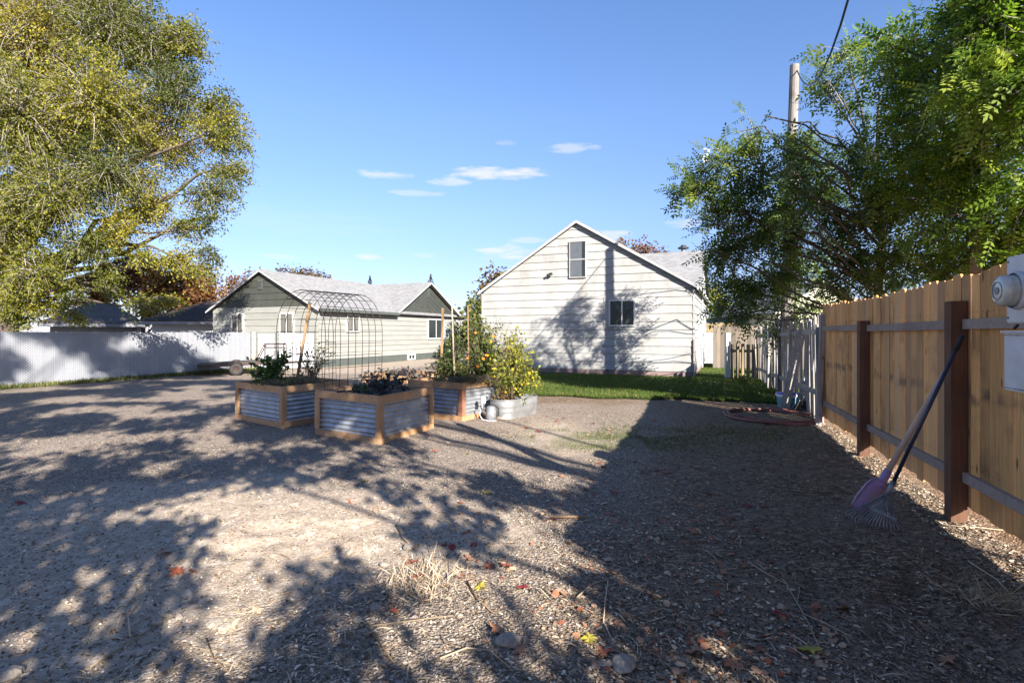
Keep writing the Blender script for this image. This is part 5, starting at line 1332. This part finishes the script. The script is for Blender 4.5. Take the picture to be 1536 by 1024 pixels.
def canopy(lab, base, top, nclus, xr_):
    """a maple whose low spreading crown is made of leaf clusters; limbs reach out from the trunk to them"""
    b = Vector(base); tp = Vector(top); t = thing('maple_tree', lab, 'tree', tuple(b))
    pts = [b.lerp(tp, q / 5) for q in range(6)]
    mb = MB(); mb.tube([b - Vector((0, 0, .2))] + pts, [.42] + [.36 - .045 * q for q in range(6)], 12); mb.build('trunk', M['bark'], t, smooth=True)
    gyy = 1.2 + (rg.random(nclus) ** .85) * 19; gxx = -17.5 + rg.random(nclus) * 19.5
    k = (np.abs(gxx) < 1.12 * gyy + 1.2) & shade_mask(gxx, gyy); gxx, gyy = gxx[k], gyy[k]; n = len(gxx)
    th = (gyy + 2.4) / math.cos(SUN_AZ) + 3.5 * rg.random(n) ** 1.5; th = np.maximum(th, 4.2 + rg.random(n))
    E = np.stack([gxx + th * math.sin(SUN_AZ), gyy - th * math.cos(SUN_AZ), th * math.tan(SUN_EL)], 1)
    k = (E[:, 0] > xr_[0]) & (E[:, 0] <= xr_[1]); E = E[k]; n = len(E)
    S0 = E + unit(np.array(tp)[None] - E) * .30 + rg.normal(size=(n, 3)) * .07
    M1 = (S0 + E) / 2 + rg.normal(size=(n, 3)) * .03
    V, Fq, q_ = twig_mesh(S0, M1, E, np.full(n, .006), np.full(n, .002), 3, 3); np_mesh('branches', V, Fq, q_, M['twig_dark'], t)
    idx = np.repeat(np.arange(n), 15); m = len(idx); tt = rg.random(m)[:, None]
    p = bez(S0[idx], M1[idx], E[idx], tt) + rg.normal(size=(m, 3)) * .075
    D = unit(rg.normal(size=(m, 3))); Nn = rg.normal(size=(m, 3)); L = .08 + .06 * rg.random(m)
    V, Fq = leaf_mesh(p, D, Nn, L, L * .85); np_mesh('crown', V, Fq, rg.random(m), M['leaf_red'], t)
    lm = MB()
    for q in rg.choice(n, 14, replace=False):
        e_ = Vector(E[q]); a_ = pts[rg.integers(2, 6)]; mid = (a_ + e_) / 2 + Vector((rg.normal() * .4, rg.normal() * .4, .6))
        lm.tube([Vector(bez(np.array(a_), np.array(mid), np.array(e_), u_)) for u_ in np.linspace(0, 1, 9)], [.05 * (1 - u_) + .010 for u_ in np.linspace(0, 1, 9)], 6, caps=False)
    lm.build('limbs', M['bark'], t, smooth=True)
canopy('large red-leaved maple behind the camera to the right, shading the gravel', (12.5, -9.5, 0), (8.8, -9.2, 7.5), 19000, (-.5, 30))
canopy('large red-leaved maple behind the camera to the left, shading the white fence', (-4.8, -8.5, 0), (-3.6, -8.0, 8.5), 19000, (-30, -.5))

# background trees
def far_tree(name, label, px, Y, clumps, leaf, twig='twig_dark', group=None, **kw):
    x = k_(px) * Y; d = dict(twig_k=14, leaf_per=34, lsize=(.16, .30), asp=.75, droop=.1, tw_r=.02, spread=.3, hue=.4); d.update(kw)
    cz = max(c[2] for c in clumps)
    return tree(name, label, (x, Y, 0), (x, Y, cz * .8), .25, clumps, leaf, twig, group, **d)
far_tree('maple_tree', 'orange-red maple behind the dark roof at the left', 215, 36, [CL(160, 425, 36, 34), CL(200, 415, 36, 36), CL(245, 425, 36, 36), CL(290, 425, 36, 34), CL(312, 445, 35, 24), CL(140, 450, 36, 26), CL(230, 455, 36, 34), CL(280, 460, 36, 28)], 'leaf_red', twig_k=24)
far_tree('maple_tree', 'small red treetop behind the left roof slope of the sage house', 352, 44, [CL(342, 435, 44, 12), CL(355, 428, 44, 14), CL(374, 413, 44, 9), CL(335, 448, 44, 12), CL(362, 440, 44, 16)], 'leaf_red')
far_tree('autumn_tree', 'reddish treetops above the ridge of the sage house', 455, 48, [CL(423, 410, 48, 6), CL(446, 413, 48, 12), CL(460, 416, 48, 10), CL(472, 412, 48, 7), CL(487, 417, 48, 6), CL(455, 425, 48, 26)], 'leaf_brown')
far_tree('brown_tree', 'reddish brown tree against the left eave of the white house', 738, 34, [CL(735, 420, 34, 15), CL(724, 432, 34, 12), CL(752, 414, 34, 9), CL(740, 445, 34, 20), CL(728, 455, 34, 14)], 'leaf_brown')
far_tree('garden_tree', 'yellow-green bushy tree between the two houses', 712, 30, [CL(705, 478, 30, 14), CL(716, 470, 30, 15), CL(700, 495, 30, 16), CL(722, 490, 30, 18), CL(712, 460, 30, 8)], 'leaf_tomato')
far_tree('maple_tree', 'orange autumn tree rising behind the right roof of the white house', 965, 42, [CL(935, 366, 42, 8), CL(950, 378, 42, 12), CL(970, 375, 42, 11), CL(990, 380, 42, 10), CL(960, 392, 42, 22)], 'leaf_red')
far_tree('green_tree', 'yellow-green tree behind the dark fence beside the heat pump', 1072, 34, [CL(1066, 470, 34, 18), CL(1080, 450, 34, 20), CL(1072, 492, 34, 16), CL(1062, 440, 34, 10)], 'leaf_yellow')
far_tree('maple_tree', 'orange tree glimpsed between the pole and the cream house', 1165, 40, [CL(1160, 465, 40, 16), CL(1178, 478, 40, 12)], 'leaf_red')
def conifer(label, px, Y, ytop, wpx, hm):
    top = P(px, ytop, Y); b = Vector((top.x, Y, 0)); t = thing('conifer_tree', label, 'tree', tuple(b), 'distant conifers')
    trunk_mesh(t, [b, top], [.25, .03])
    N_ = 2600; u_ = rg.random(N_) ** .8; r_ = wpx * Y / F * (u_ * hm / 3.6) * (0.75 + .5 * rg.random(N_)) * (.6 + .4 * np.cos(u_ * 46)) ; a = rg.random(N_) * 6.283; f_ = rg.random(N_) ** .5
    C = np.stack([top.x + r_ * f_ * np.cos(a), Y + r_ * f_ * np.sin(a), top.z - u_ * hm - .12 * r_ * f_], 1); D = np.stack([np.cos(a), np.sin(a), -.15 + 0 * a], 1); Nn = np.tile([0, 0, 1.], (N_, 1)) + rg.normal(size=(N_, 3)) * .3
    V, Fq = leaf_mesh(C, D, Nn, .10 + .55 * u_, .06 + .2 * u_); np_mesh('crown', V, Fq, rg.random(N_), M['leaf_dark'], t)
conifer('small dark conifer tip above the middle of the sage house roof', 555, 60, 413, 10, 5)
conifer('dark conifer behind the front gable of the sage house', 646, 52, 410, 17, 6)

# background houses
def far_house(name, label, p0, p1, depth, eave, ridge, wallm, roofm, gable_front=False, windows=0):
    p0 = Vector((p0[0], p0[1], 0)); p1 = Vector((p1[0], p1[1], 0)); w = Wall(p0, (p1 - p0)); L = (p1 - p0).length
    t = thing(name, label, 'house', tuple(p0)); b = MB(); b.prism([w.p(0, 0, 0), w.p(L, 0, 0), w.p(L, -depth, 0), w.p(0, -depth, 0)], (0, 0, eave)); 
    q = MB()
    if gable_front:
        b.prism([w.p(0, 0, eave), w.p(L, 0, eave), w.p(L / 2, 0, ridge)], w.n * -depth)
        roof_plane(q, w.p(-.3, .3, eave - .1), w.p(L / 2, .3, ridge + .05), w.p(L / 2, -depth, ridge + .05), w.p(-.3, -depth, eave - .1), -.1)
        roof_plane(q, w.p(L / 2, .3, ridge + .05), w.p(L + .3, .3, eave - .1), w.p(L + .3, -depth, eave - .1), w.p(L / 2, -depth, ridge + .05), -.1)
    else:
        roof_plane(q, w.p(-.4, .5, eave - .1), w.p(L + .4, .5, eave - .1), w.p(L - 1.2, -depth / 2, ridge), w.p(1.2, -depth / 2, ridge), -.12)
        q.prism([w.p(L + .4, .5, eave - .1), w.p(L + .4, -depth, eave - .1), w.p(L - 1.2, -depth / 2, ridge)], (0, 0, .1)); q.prism([w.p(-.4, .5, eave - .1), w.p(-.4, -depth, eave - .1), w.p(1.2, -depth / 2, ridge)], (0, 0, .1))
        roof_plane(q, w.p(1.2, -depth / 2, ridge), w.p(L - 1.2, -depth / 2, ridge), w.p(L + .4, -depth, eave - .1), w.p(-.4, -depth, eave - .1), -.12)
    b.build('wall', wallm, t); q.build('roof', roofm, t)
    if not gable_front:
        q = MB(); q.box(w.p(L / 2, .53, eave - .12), L + .8, .06, .16, w.u, w.n); q.build('gutter', M['link'], t)
    for k in range(windows): 
        c = L * (k + .5) / windows; window(w, t, c - .5, c + .5, 1.0, 2.0, .08, mull=1)
    return t
far_house('bungalow', 'low house with brown hip roof behind the white fence at the far left', (k_(75) * 27, 27), (k_(205) * 29, 29), 7, 2.0, 3.1, M['graywall'], M['shingle_brown'])
far_house('bungalow', 'white garage with dark shingle roof left of the sage house', (k_(228) * 27, 27), (k_(345) * 27, 27), 6, 2.1, 3.2, M['trim'], M['shingle_dark'])
far_house('cream_house', 'cream gabled house behind the old gray fence', (k_(1168) * 24, 24), (k_(1300) * 24, 24), 7, 2.4, 3.75, M['cream'], M['shingle'], gable_front=True)
far_house('garden_shed', 'gray shed with pale roof behind the picket gate', (k_(1090) * 29, 29), (k_(1160) * 29, 29), 4, 1.9, 2.75, M['graywall'], M['shingle'])

# ---------------------------------------------------------------- individual rocks, sticks, leaves on the ground
def rock_mesh(seed, s):
    r_ = np.random.default_rng(seed); bm_v = []; n_lat, n_lon = 6, 9
    mb = MB(); vs = [(0, 0, -.45 * s)]
    for i in range(1, n_lat):
        th = math.pi * i / n_lat
        for j in range(n_lon):
            ph = 2 * math.pi * j / n_lon; rr = s * (1 + .28 * (r_.random() - .5)); vs.append((rr * math.sin(th) * math.cos(ph) * 1.15, rr * math.sin(th) * math.sin(ph) * .9, -rr * math.cos(th) * .55))
    vs.append((0, 0, .45 * s)); fs = []
    for j in range(n_lon): fs.append((0, 1 + (j + 1) % n_lon, 1 + j)); fs.append((len(vs) - 1, len(vs) - 1 - n_lon + j, len(vs) - 1 - n_lon + (j + 1) % n_lon))
    for i in range(n_lat - 2):
        for j in range(n_lon): a = 1 + i * n_lon; fs.append((a + j, a + (j + 1) % n_lon, a + n_lon + (j + 1) % n_lon, a + n_lon + j))
    mb.add(vs, fs, .5); return mb
bigr = [(762, 975, .052, 'pale rounded rock at the bottom centre among dry leaves'), (935, 1008, .055, 'jagged gray rock at the bottom edge right of centre'), (612, 825, .04, 'white chalky rock beside the dry tuft'),
        (12, 1010, .05, 'gray stone in the bottom left corner'), (217, 975, .035, 'rounded gray stone in shade, lower left'), (250, 1000, .03, 'small bluish stone at the bottom edge, lower left')]
protos = []
for i, (px, py, s, lab) in enumerate(bigr):
    p_ = G(px, py); p_.z = gzf(p_.x, p_.y) + s * .25
    o = rock_mesh(i, s).build('rock', M['stone'], loc=(0, 0, 0)); o.location = p_; o.rotation_euler = (0, 0, i); tag(o, lab, 'rock', 'loose rocks on the dirt'); protos.append(o)
rr_ = random.Random(9)
for (cx, cy, sx, sy, num) in ((530, 840, 45, 45, 16), (300, 925, 70, 22, 12), (130, 905, 60, 30, 8), (1080, 760, 200, 60, 6), (560, 900, 50, 40, 6)):
    for _ in range(num):
        o = rr_.choice(protos).copy(); COL.objects.link(o); p_ = G(cx + rr_.gauss(0, sx * .6), cy + rr_.gauss(0, sy * .6)); sc = rr_.uniform(.28, .75)
        o.location = (p_.x, p_.y, gzf(p_.x, p_.y) + .01 * sc); o.rotation_euler = (rr_.uniform(-.4, .4), rr_.uniform(-.4, .4), rr_.uniform(0, 6)); o.scale = (sc, sc * rr_.uniform(.8, 1.2), sc)
        tag(o, 'small gray stone lying on the dirt', 'stone', 'small stones and clods on the dirt'); o.name = 'small_stone'
def leaf_obj(mat, r):
    mb = MB(); outl = [(0, -.5), (.08, -.2), (.34, -.34), (.30, -.12), (.52, .02), (.30, .10), (.36, .34), (.14, .22), (0, .55), (-.14, .22), (-.36, .34), (-.30, .10), (-.52, .02), (-.30, -.12), (-.34, -.34), (-.08, -.2)]
    vs = [(0, .02, .012)] + [(x, y_, .06 * (abs(x) * 1.6 + abs(y_)) + .05 * math.sin(i * 2.1)) for i, (x, y_) in enumerate(outl)]
    mb.add(vs, [(0, i + 1, (i + 1) % len(outl) + 1) for i in range(len(outl))], r); return mb
lp = []
for i, (mt_, r) in enumerate((('maple', .05), ('maple', .35), ('maple', .6), ('maple', .95), ('maple_y', .3))):
    o = leaf_obj(M[mt_], r).build('maple_leaf', M[mt_], loc=(0, 0, 0)); lp.append(o)
spots = [(30, 758, 0), (265, 862, 1), (247, 835, 1), (290, 862, 1), (345, 945, 3), (385, 920, 3), (1155, 840, 0), (1170, 930, 0), (1100, 1010, 2), (1420, 995, 2), (1265, 920, 2), (720, 888, 4), (884, 970, 4), (905, 990, 1), (1215, 985, 4),
         (1040, 985, 2), (628, 872, 0), (618, 848, 1), (665, 820, 0), (678, 828, 0), (592, 925, 1), (745, 958, 2), (780, 988, 2), (785, 890, 0), (760, 856, 1), (735, 856, 1), (711, 822, 0), (652, 678, 1), (547, 729, 4), (730, 743, 4), (703, 683, 4),
         (900, 698, 1), (905, 702, 0), (952, 694, 0), (970, 712, 0), (985, 708, 0), (1000, 712, 1), (945, 668, 0), (921, 741, 0), (830, 782, 0), (822, 784, 1), (878, 736, 2), (880, 720, 2), (800, 675, 0), (790, 643, 0), (800, 655, 1), (808, 648, 0),
         (1080, 684, 2), (1045, 703, 2), (1115, 705, 1), (1160, 705, 1), (1120, 760, 0), (1145, 760, 0), (1050, 762, 2), (1135, 795, 0), (1040, 800, 2), (1150, 637, 0), (1000, 665, 2), (1052, 632, 2), (1072, 640, 1), (960, 655, 0), (820, 625, 0), (835, 632, 1), (845, 628, 0), (890, 635, 1), (915, 645, 2), (980, 630, 1)]
for i, (px, py, k) in enumerate(spots):
    o = lp[k].copy() if lp[k].get('label') else lp[k]
    if not o.users_collection: COL.objects.link(o)
    p_ = G(px, py); s = rr_.uniform(.07, .11); o.location = (p_.x, p_.y, gzf(p_.x, p_.y) + .012); o.scale = (s, s, s); o.rotation_euler = (rr_.uniform(-.4, .4), rr_.uniform(-.4, .4), rr_.uniform(0, 6.28)); o.name = 'maple_leaf'
    tag(o, {0: 'deep red maple leaf lying on the dirt', 1: 'rust red maple leaf lying on the dirt', 2: 'dull brown maple leaf lying on the dirt', 3: 'pale tan maple leaf lying on the dirt', 4: 'yellow maple leaf lying on the dirt'}[k], 'leaf', 'fallen maple leaves')
sticks = [([(1122, 850), (1150, 872), (1180, 885), (1210, 935), (1232, 990)], .006, 'long curved pale stick on the right foreground gravel', 'straw'), ([(1060, 828), (1075, 840), (1095, 860)], .004, 'short thin twig left of the long pale stick', 'straw'),
          ([(1178, 882), (1205, 925), (1240, 945), (1278, 965)], .005, 'forked dark branch beside the long pale stick', 'straw'), ([(1452, 842), (1495, 872), (1532, 905)], .005, 'straight yellow stalk at the right edge', 'straw'), ([(1408, 785), (1460, 790), (1505, 796)], .005, 'thin pale stalk lying near the fence foot', 'straw'),
          ([(865, 905), (885, 885), (915, 872)], .006, 'short bent pale twig beside the shade edge', 'straw'), ([(912, 875), (908, 905), (905, 945)], .005, 'thin upright dead stem beside the bent twig', 'straw'), ([(555, 952), (620, 944), (680, 935)], .006, 'straight dry stalk lying in the lower centre', 'straw'),
          ([(554, 955), (572, 980), (592, 1008)], .006, 'dark curved root below the straight dry stalk', 'stake'), ([(660, 1000), (700, 985), (735, 990), (765, 1015)], .006, 'curved pale root at the bottom centre', 'straw'), ([(700, 880), (715, 905), (738, 930)], .006, 'dark twig crossing the sunlit chips', 'stake'),
          ([(135, 1000), (200, 960), (245, 930), (275, 918)], .006, 'long pale stalk at the lower left', 'straw'), ([(195, 955), (192, 925), (215, 900)], .006, 'curled pale root at the lower left', 'straw'), ([(470, 842), (500, 828), (530, 812)], .006, 'straight stick in the sunny dirt, centre left', 'straw'),
          ([(595, 795), (605, 812), (625, 830)], .009, 'gray forked branch beside the chalky rock', 'straw'), ([(255, 970), (300, 975), (318, 978)], .005, 'thin white root in the shade, lower left', 'straw'), ([(310, 960), (320, 990), (345, 1015)], .005, 'thin dark root at the bottom left', 'stake'), ([(830, 781), (860, 780), (885, 780)], .012, 'flat dark stick at the shade edge', 'stake')]
REG = [('beside the stock tank', 825, 625), ('in the middle of the yard', 740, 700), ('along the shade edge', 880, 735), ('by the sprouting grass', 965, 700), ('in front of the hose coil', 1070, 645), ('in the shaded dirt on the right', 1120, 770),
       ('around the dry tuft', 640, 845), ('at the bottom centre', 740, 960), ('at the bottom right', 1230, 980), ('at the bottom left', 300, 930), ('in the sunny pale dirt on the left', 280, 850), ('in the shaded gravel at the far left', 60, 760), ('on the gravel before the nearest bed', 600, 710)]
ORD = ['leftmost', 'second from the left', 'third from the left', 'fourth from the left', 'fifth from the left', 'sixth from the left', 'seventh from the left', 'eighth from the left', 'ninth from the left', 'tenth from the left'] + [w_ + ' from the left' for w_ in ('eleventh', 'twelfth', 'thirteenth', 'fourteenth', 'fifteenth', 'sixteenth', 'seventeenth', 'eighteenth', 'nineteenth', 'twentieth')]
bins = {}
for o in COL.objects:
    if o.get('category') in ('leaf', 'stone') and o.get('label'):
        y_ = o.location.y; px = 768 + o.location.x / y_ * F; py = 500 + H / y_ * F
        rn = min(REG, key=lambda q: (q[1] - px) ** 2 + (2.2 * (q[2] - py)) ** 2)[0]
        bins.setdefault((o['label'].split(' lying')[0], rn), []).append((px, o))
for (what, rn), lst in bins.items():
    lst.sort(key=lambda q: q[0])
    for i, (px, o) in enumerate(lst): o['label'] = what + ' ' + rn + ('' if len(lst) == 1 else ', ' + ORD[min(i, 19)])
for pts, r_, lab, mt_ in sticks:
    q_ = []
    for px, py in pts: p_ = G(px, py); q_.append(Vector((p_.x, p_.y, gzf(p_.x, p_.y) + r_ * 1.4 + random.uniform(0, .008))))
    mb = MB(); mb.tube(q_, [r_ * .8 * (1 - .5 * i / (len(q_) - 1)) for i in range(len(q_))], 6); o = mb.build('dry_stick', M[mt_], loc=tuple(q_[0]), smooth=True); tag(o, lab, 'stick')

# ---------------------------------------------------------------- uncountable litter
stones(125000, 1.5, 9.5, .003, .0105, 'gravel', 'loose gray gravel stones over the yard', 'gravel', lambda x, y: (rg.random(len(x)) > .75 * zones(x, y)[0]) & (rg.random(len(x)) > .85 * zones(x, y)[1]) & (rg.random(len(x)) < .45 + .9 * (vnoise(x, y, 1.1, 61) * .5 + .5)))
def chipf(x, y):
    d = zones(x, y)[0]; pat = vnoise(x, y, 1.3, 41) * .5 + .5
    return (rg.random(len(x)) < .25 + .75 * pat) & ((x > -.9 - .3 * (3 - y)) | (rg.random(len(x)) < .45)) & ((d < .6) | (rg.random(len(x)) < .55))
flat_bits(95000, 1.5, 11.5, .006, .032, .40, 'wood_chips', M['chips'], 'dry wood chips and leaf crumbs over the dirt', 'wood chips', chipf, rfun=lambda x, y, r: np.clip(r ** 1.2 - .15 * (x > 1.5), 0, 1))
flat_bits(6500, 1.5, 9, .04, .14, .04, 'straw_bits', M['straw'], 'fine straw and dry grass stems over the dirt', 'straw', None, tilt=.15)
flat_bits(9000, 1.5, 11.5, .015, .045, .8, 'leaf_litter', M['maple'], 'small broken brown leaf pieces over the dirt', 'leaf litter', lambda x, y: (x > -1.9) & (vnoise(x, y, .8, 44) + .6 * vnoise(x, y, 2.7, 45) > .12 + .5 * (x > 1.6)), tilt=.6, rfun=lambda x, y, r: .3 + .7 * r)
stones(85000, 1.5, 10.5, .003, .011, 'soil_crumbs', 'brown soil crumbs over the bare dirt', 'soil crumbs', lambda x, y: rg.random(len(x)) < 1.1 * zones(x, y)[1] + .55 * zones(x, y)[0], mat='stones_brown')
# pale chips along the sunlit foot of the fence
yy_ = 1.5 + 7.2 * rg.random(9000); xx_ = fence_x(yy_) - .38 * rg.random(9000) ** 1.5 + .06
flat_bits(0, 0, 0, .010, .034, .5, 'fence_foot_chips', M['chips'], 'pale wood chips along the foot of the cedar fence', 'wood chips', pos=(xx_, yy_), tilt=.5)
lx_ = 10.0 * rg.random(420); ly_ = front_y(lx_) + 6 * rg.random(420) ** 1.3; k = ~in_house1(lx_, ly_) & (lx_ < 2.6 + .339 * ly_)
o = flat_bits(0, 0, 0, .03, .07, .8, 'lawn_leaf_litter', M['maple'], 'brown leaf pieces scattered over the lawn', 'leaf litter', pos=(lx_[k], ly_[k]), tilt=.4, lift=.06)
# weeds along the white fence and in the dirt, dry tuft
def blades(n, xs, ys, hmin, hmax, name, mat, label, cat, wd=.01, lean=.6, rr=None):
    h = hmin + (hmax - hmin) * rg.random(n) ** 2; a = rg.random(n) * 6.283
    C = np.stack([xs, ys, gz(xs, ys) + .0], 1); D = np.stack([np.cos(a) * lean * rg.random(n), np.sin(a) * lean * rg.random(n), np.ones(n)], 1)
    Nn = np.stack([-np.sin(a * 3), np.cos(a * 3), .2 + 0 * a], 1)
    V, Fq = leaf_mesh(C, D, Nn, h, np.full(n, wd) * (.5 + rg.random(n))); o = np_mesh(name, V, Fq, rg.random(n) if rr is None else rr, mat, loc=(0, 0, 0)); return tag(o, label, cat, kind='stuff')
n = 16000; s = -9 + 17.5 * rg.random(n); d = .03 + .42 * rg.random(n) ** 1.6; pos = np.array([WP(a, b)[:2] for a, b in zip(s, d)])
k = vnoise(pos[:, 0], pos[:, 1], .9, 51) > -.45; pos = pos[k]
blades(len(pos), pos[:, 0], pos[:, 1], .03, .17, 'fence_weeds', M['leaf_weed'], 'weeds and grass growing along the foot of the white fence', 'weeds', .02)
n = 9000; xs = 1.5 + .75 * rg.normal(size=n); ys = 7.2 + .55 * rg.normal(size=n); k = (vnoise(xs, ys, 2.2, 52) > -.1)
blades(k.sum(), xs[k], ys[k], .012, .045, 'sprouting_grass', M['grass'], 'sparse new grass sprouting in the dirt', 'grass', .006)
n = 2500; xs = 3.4 + .6 * rg.normal(size=n); ys = 7.5 + .5 * rg.normal(size=n); k = xs < fence_x(ys) - .2
blades(k.sum(), xs[k], ys[k], .015, .05, 'sprouting_weeds', M['leaf_weed'], 'sparse weeds in the shaded dirt near the hose', 'weeds', .008)
c_ = G(635, 880); n = 260; xs = c_.x + .11 * rg.normal(size=n); ys = c_.y + .12 * rg.normal(size=n)
blades(n, xs, ys, .05, .17, 'dry_grass_tuft', M['straw'], 'dry tuft of dead stems in the sunlit centre foreground', 'dry grass', .005, lean=1.8)
c_ = G(1500, 905); n = 260; xs = c_.x + .12 * rg.normal(size=n); ys = c_.y + .07 * rg.normal(size=n)
blades(n, xs, ys, .05, .22, 'dry_grass_tuft', M['straw'], 'yellow dry grass at the lower right edge', 'dry grass', .005, lean=2.6)
for o in list(COL.objects):
    if o.type == 'MESH' and o.name.startswith('maple_leaf') and not o.get('label'): bpy.data.objects.remove(o)
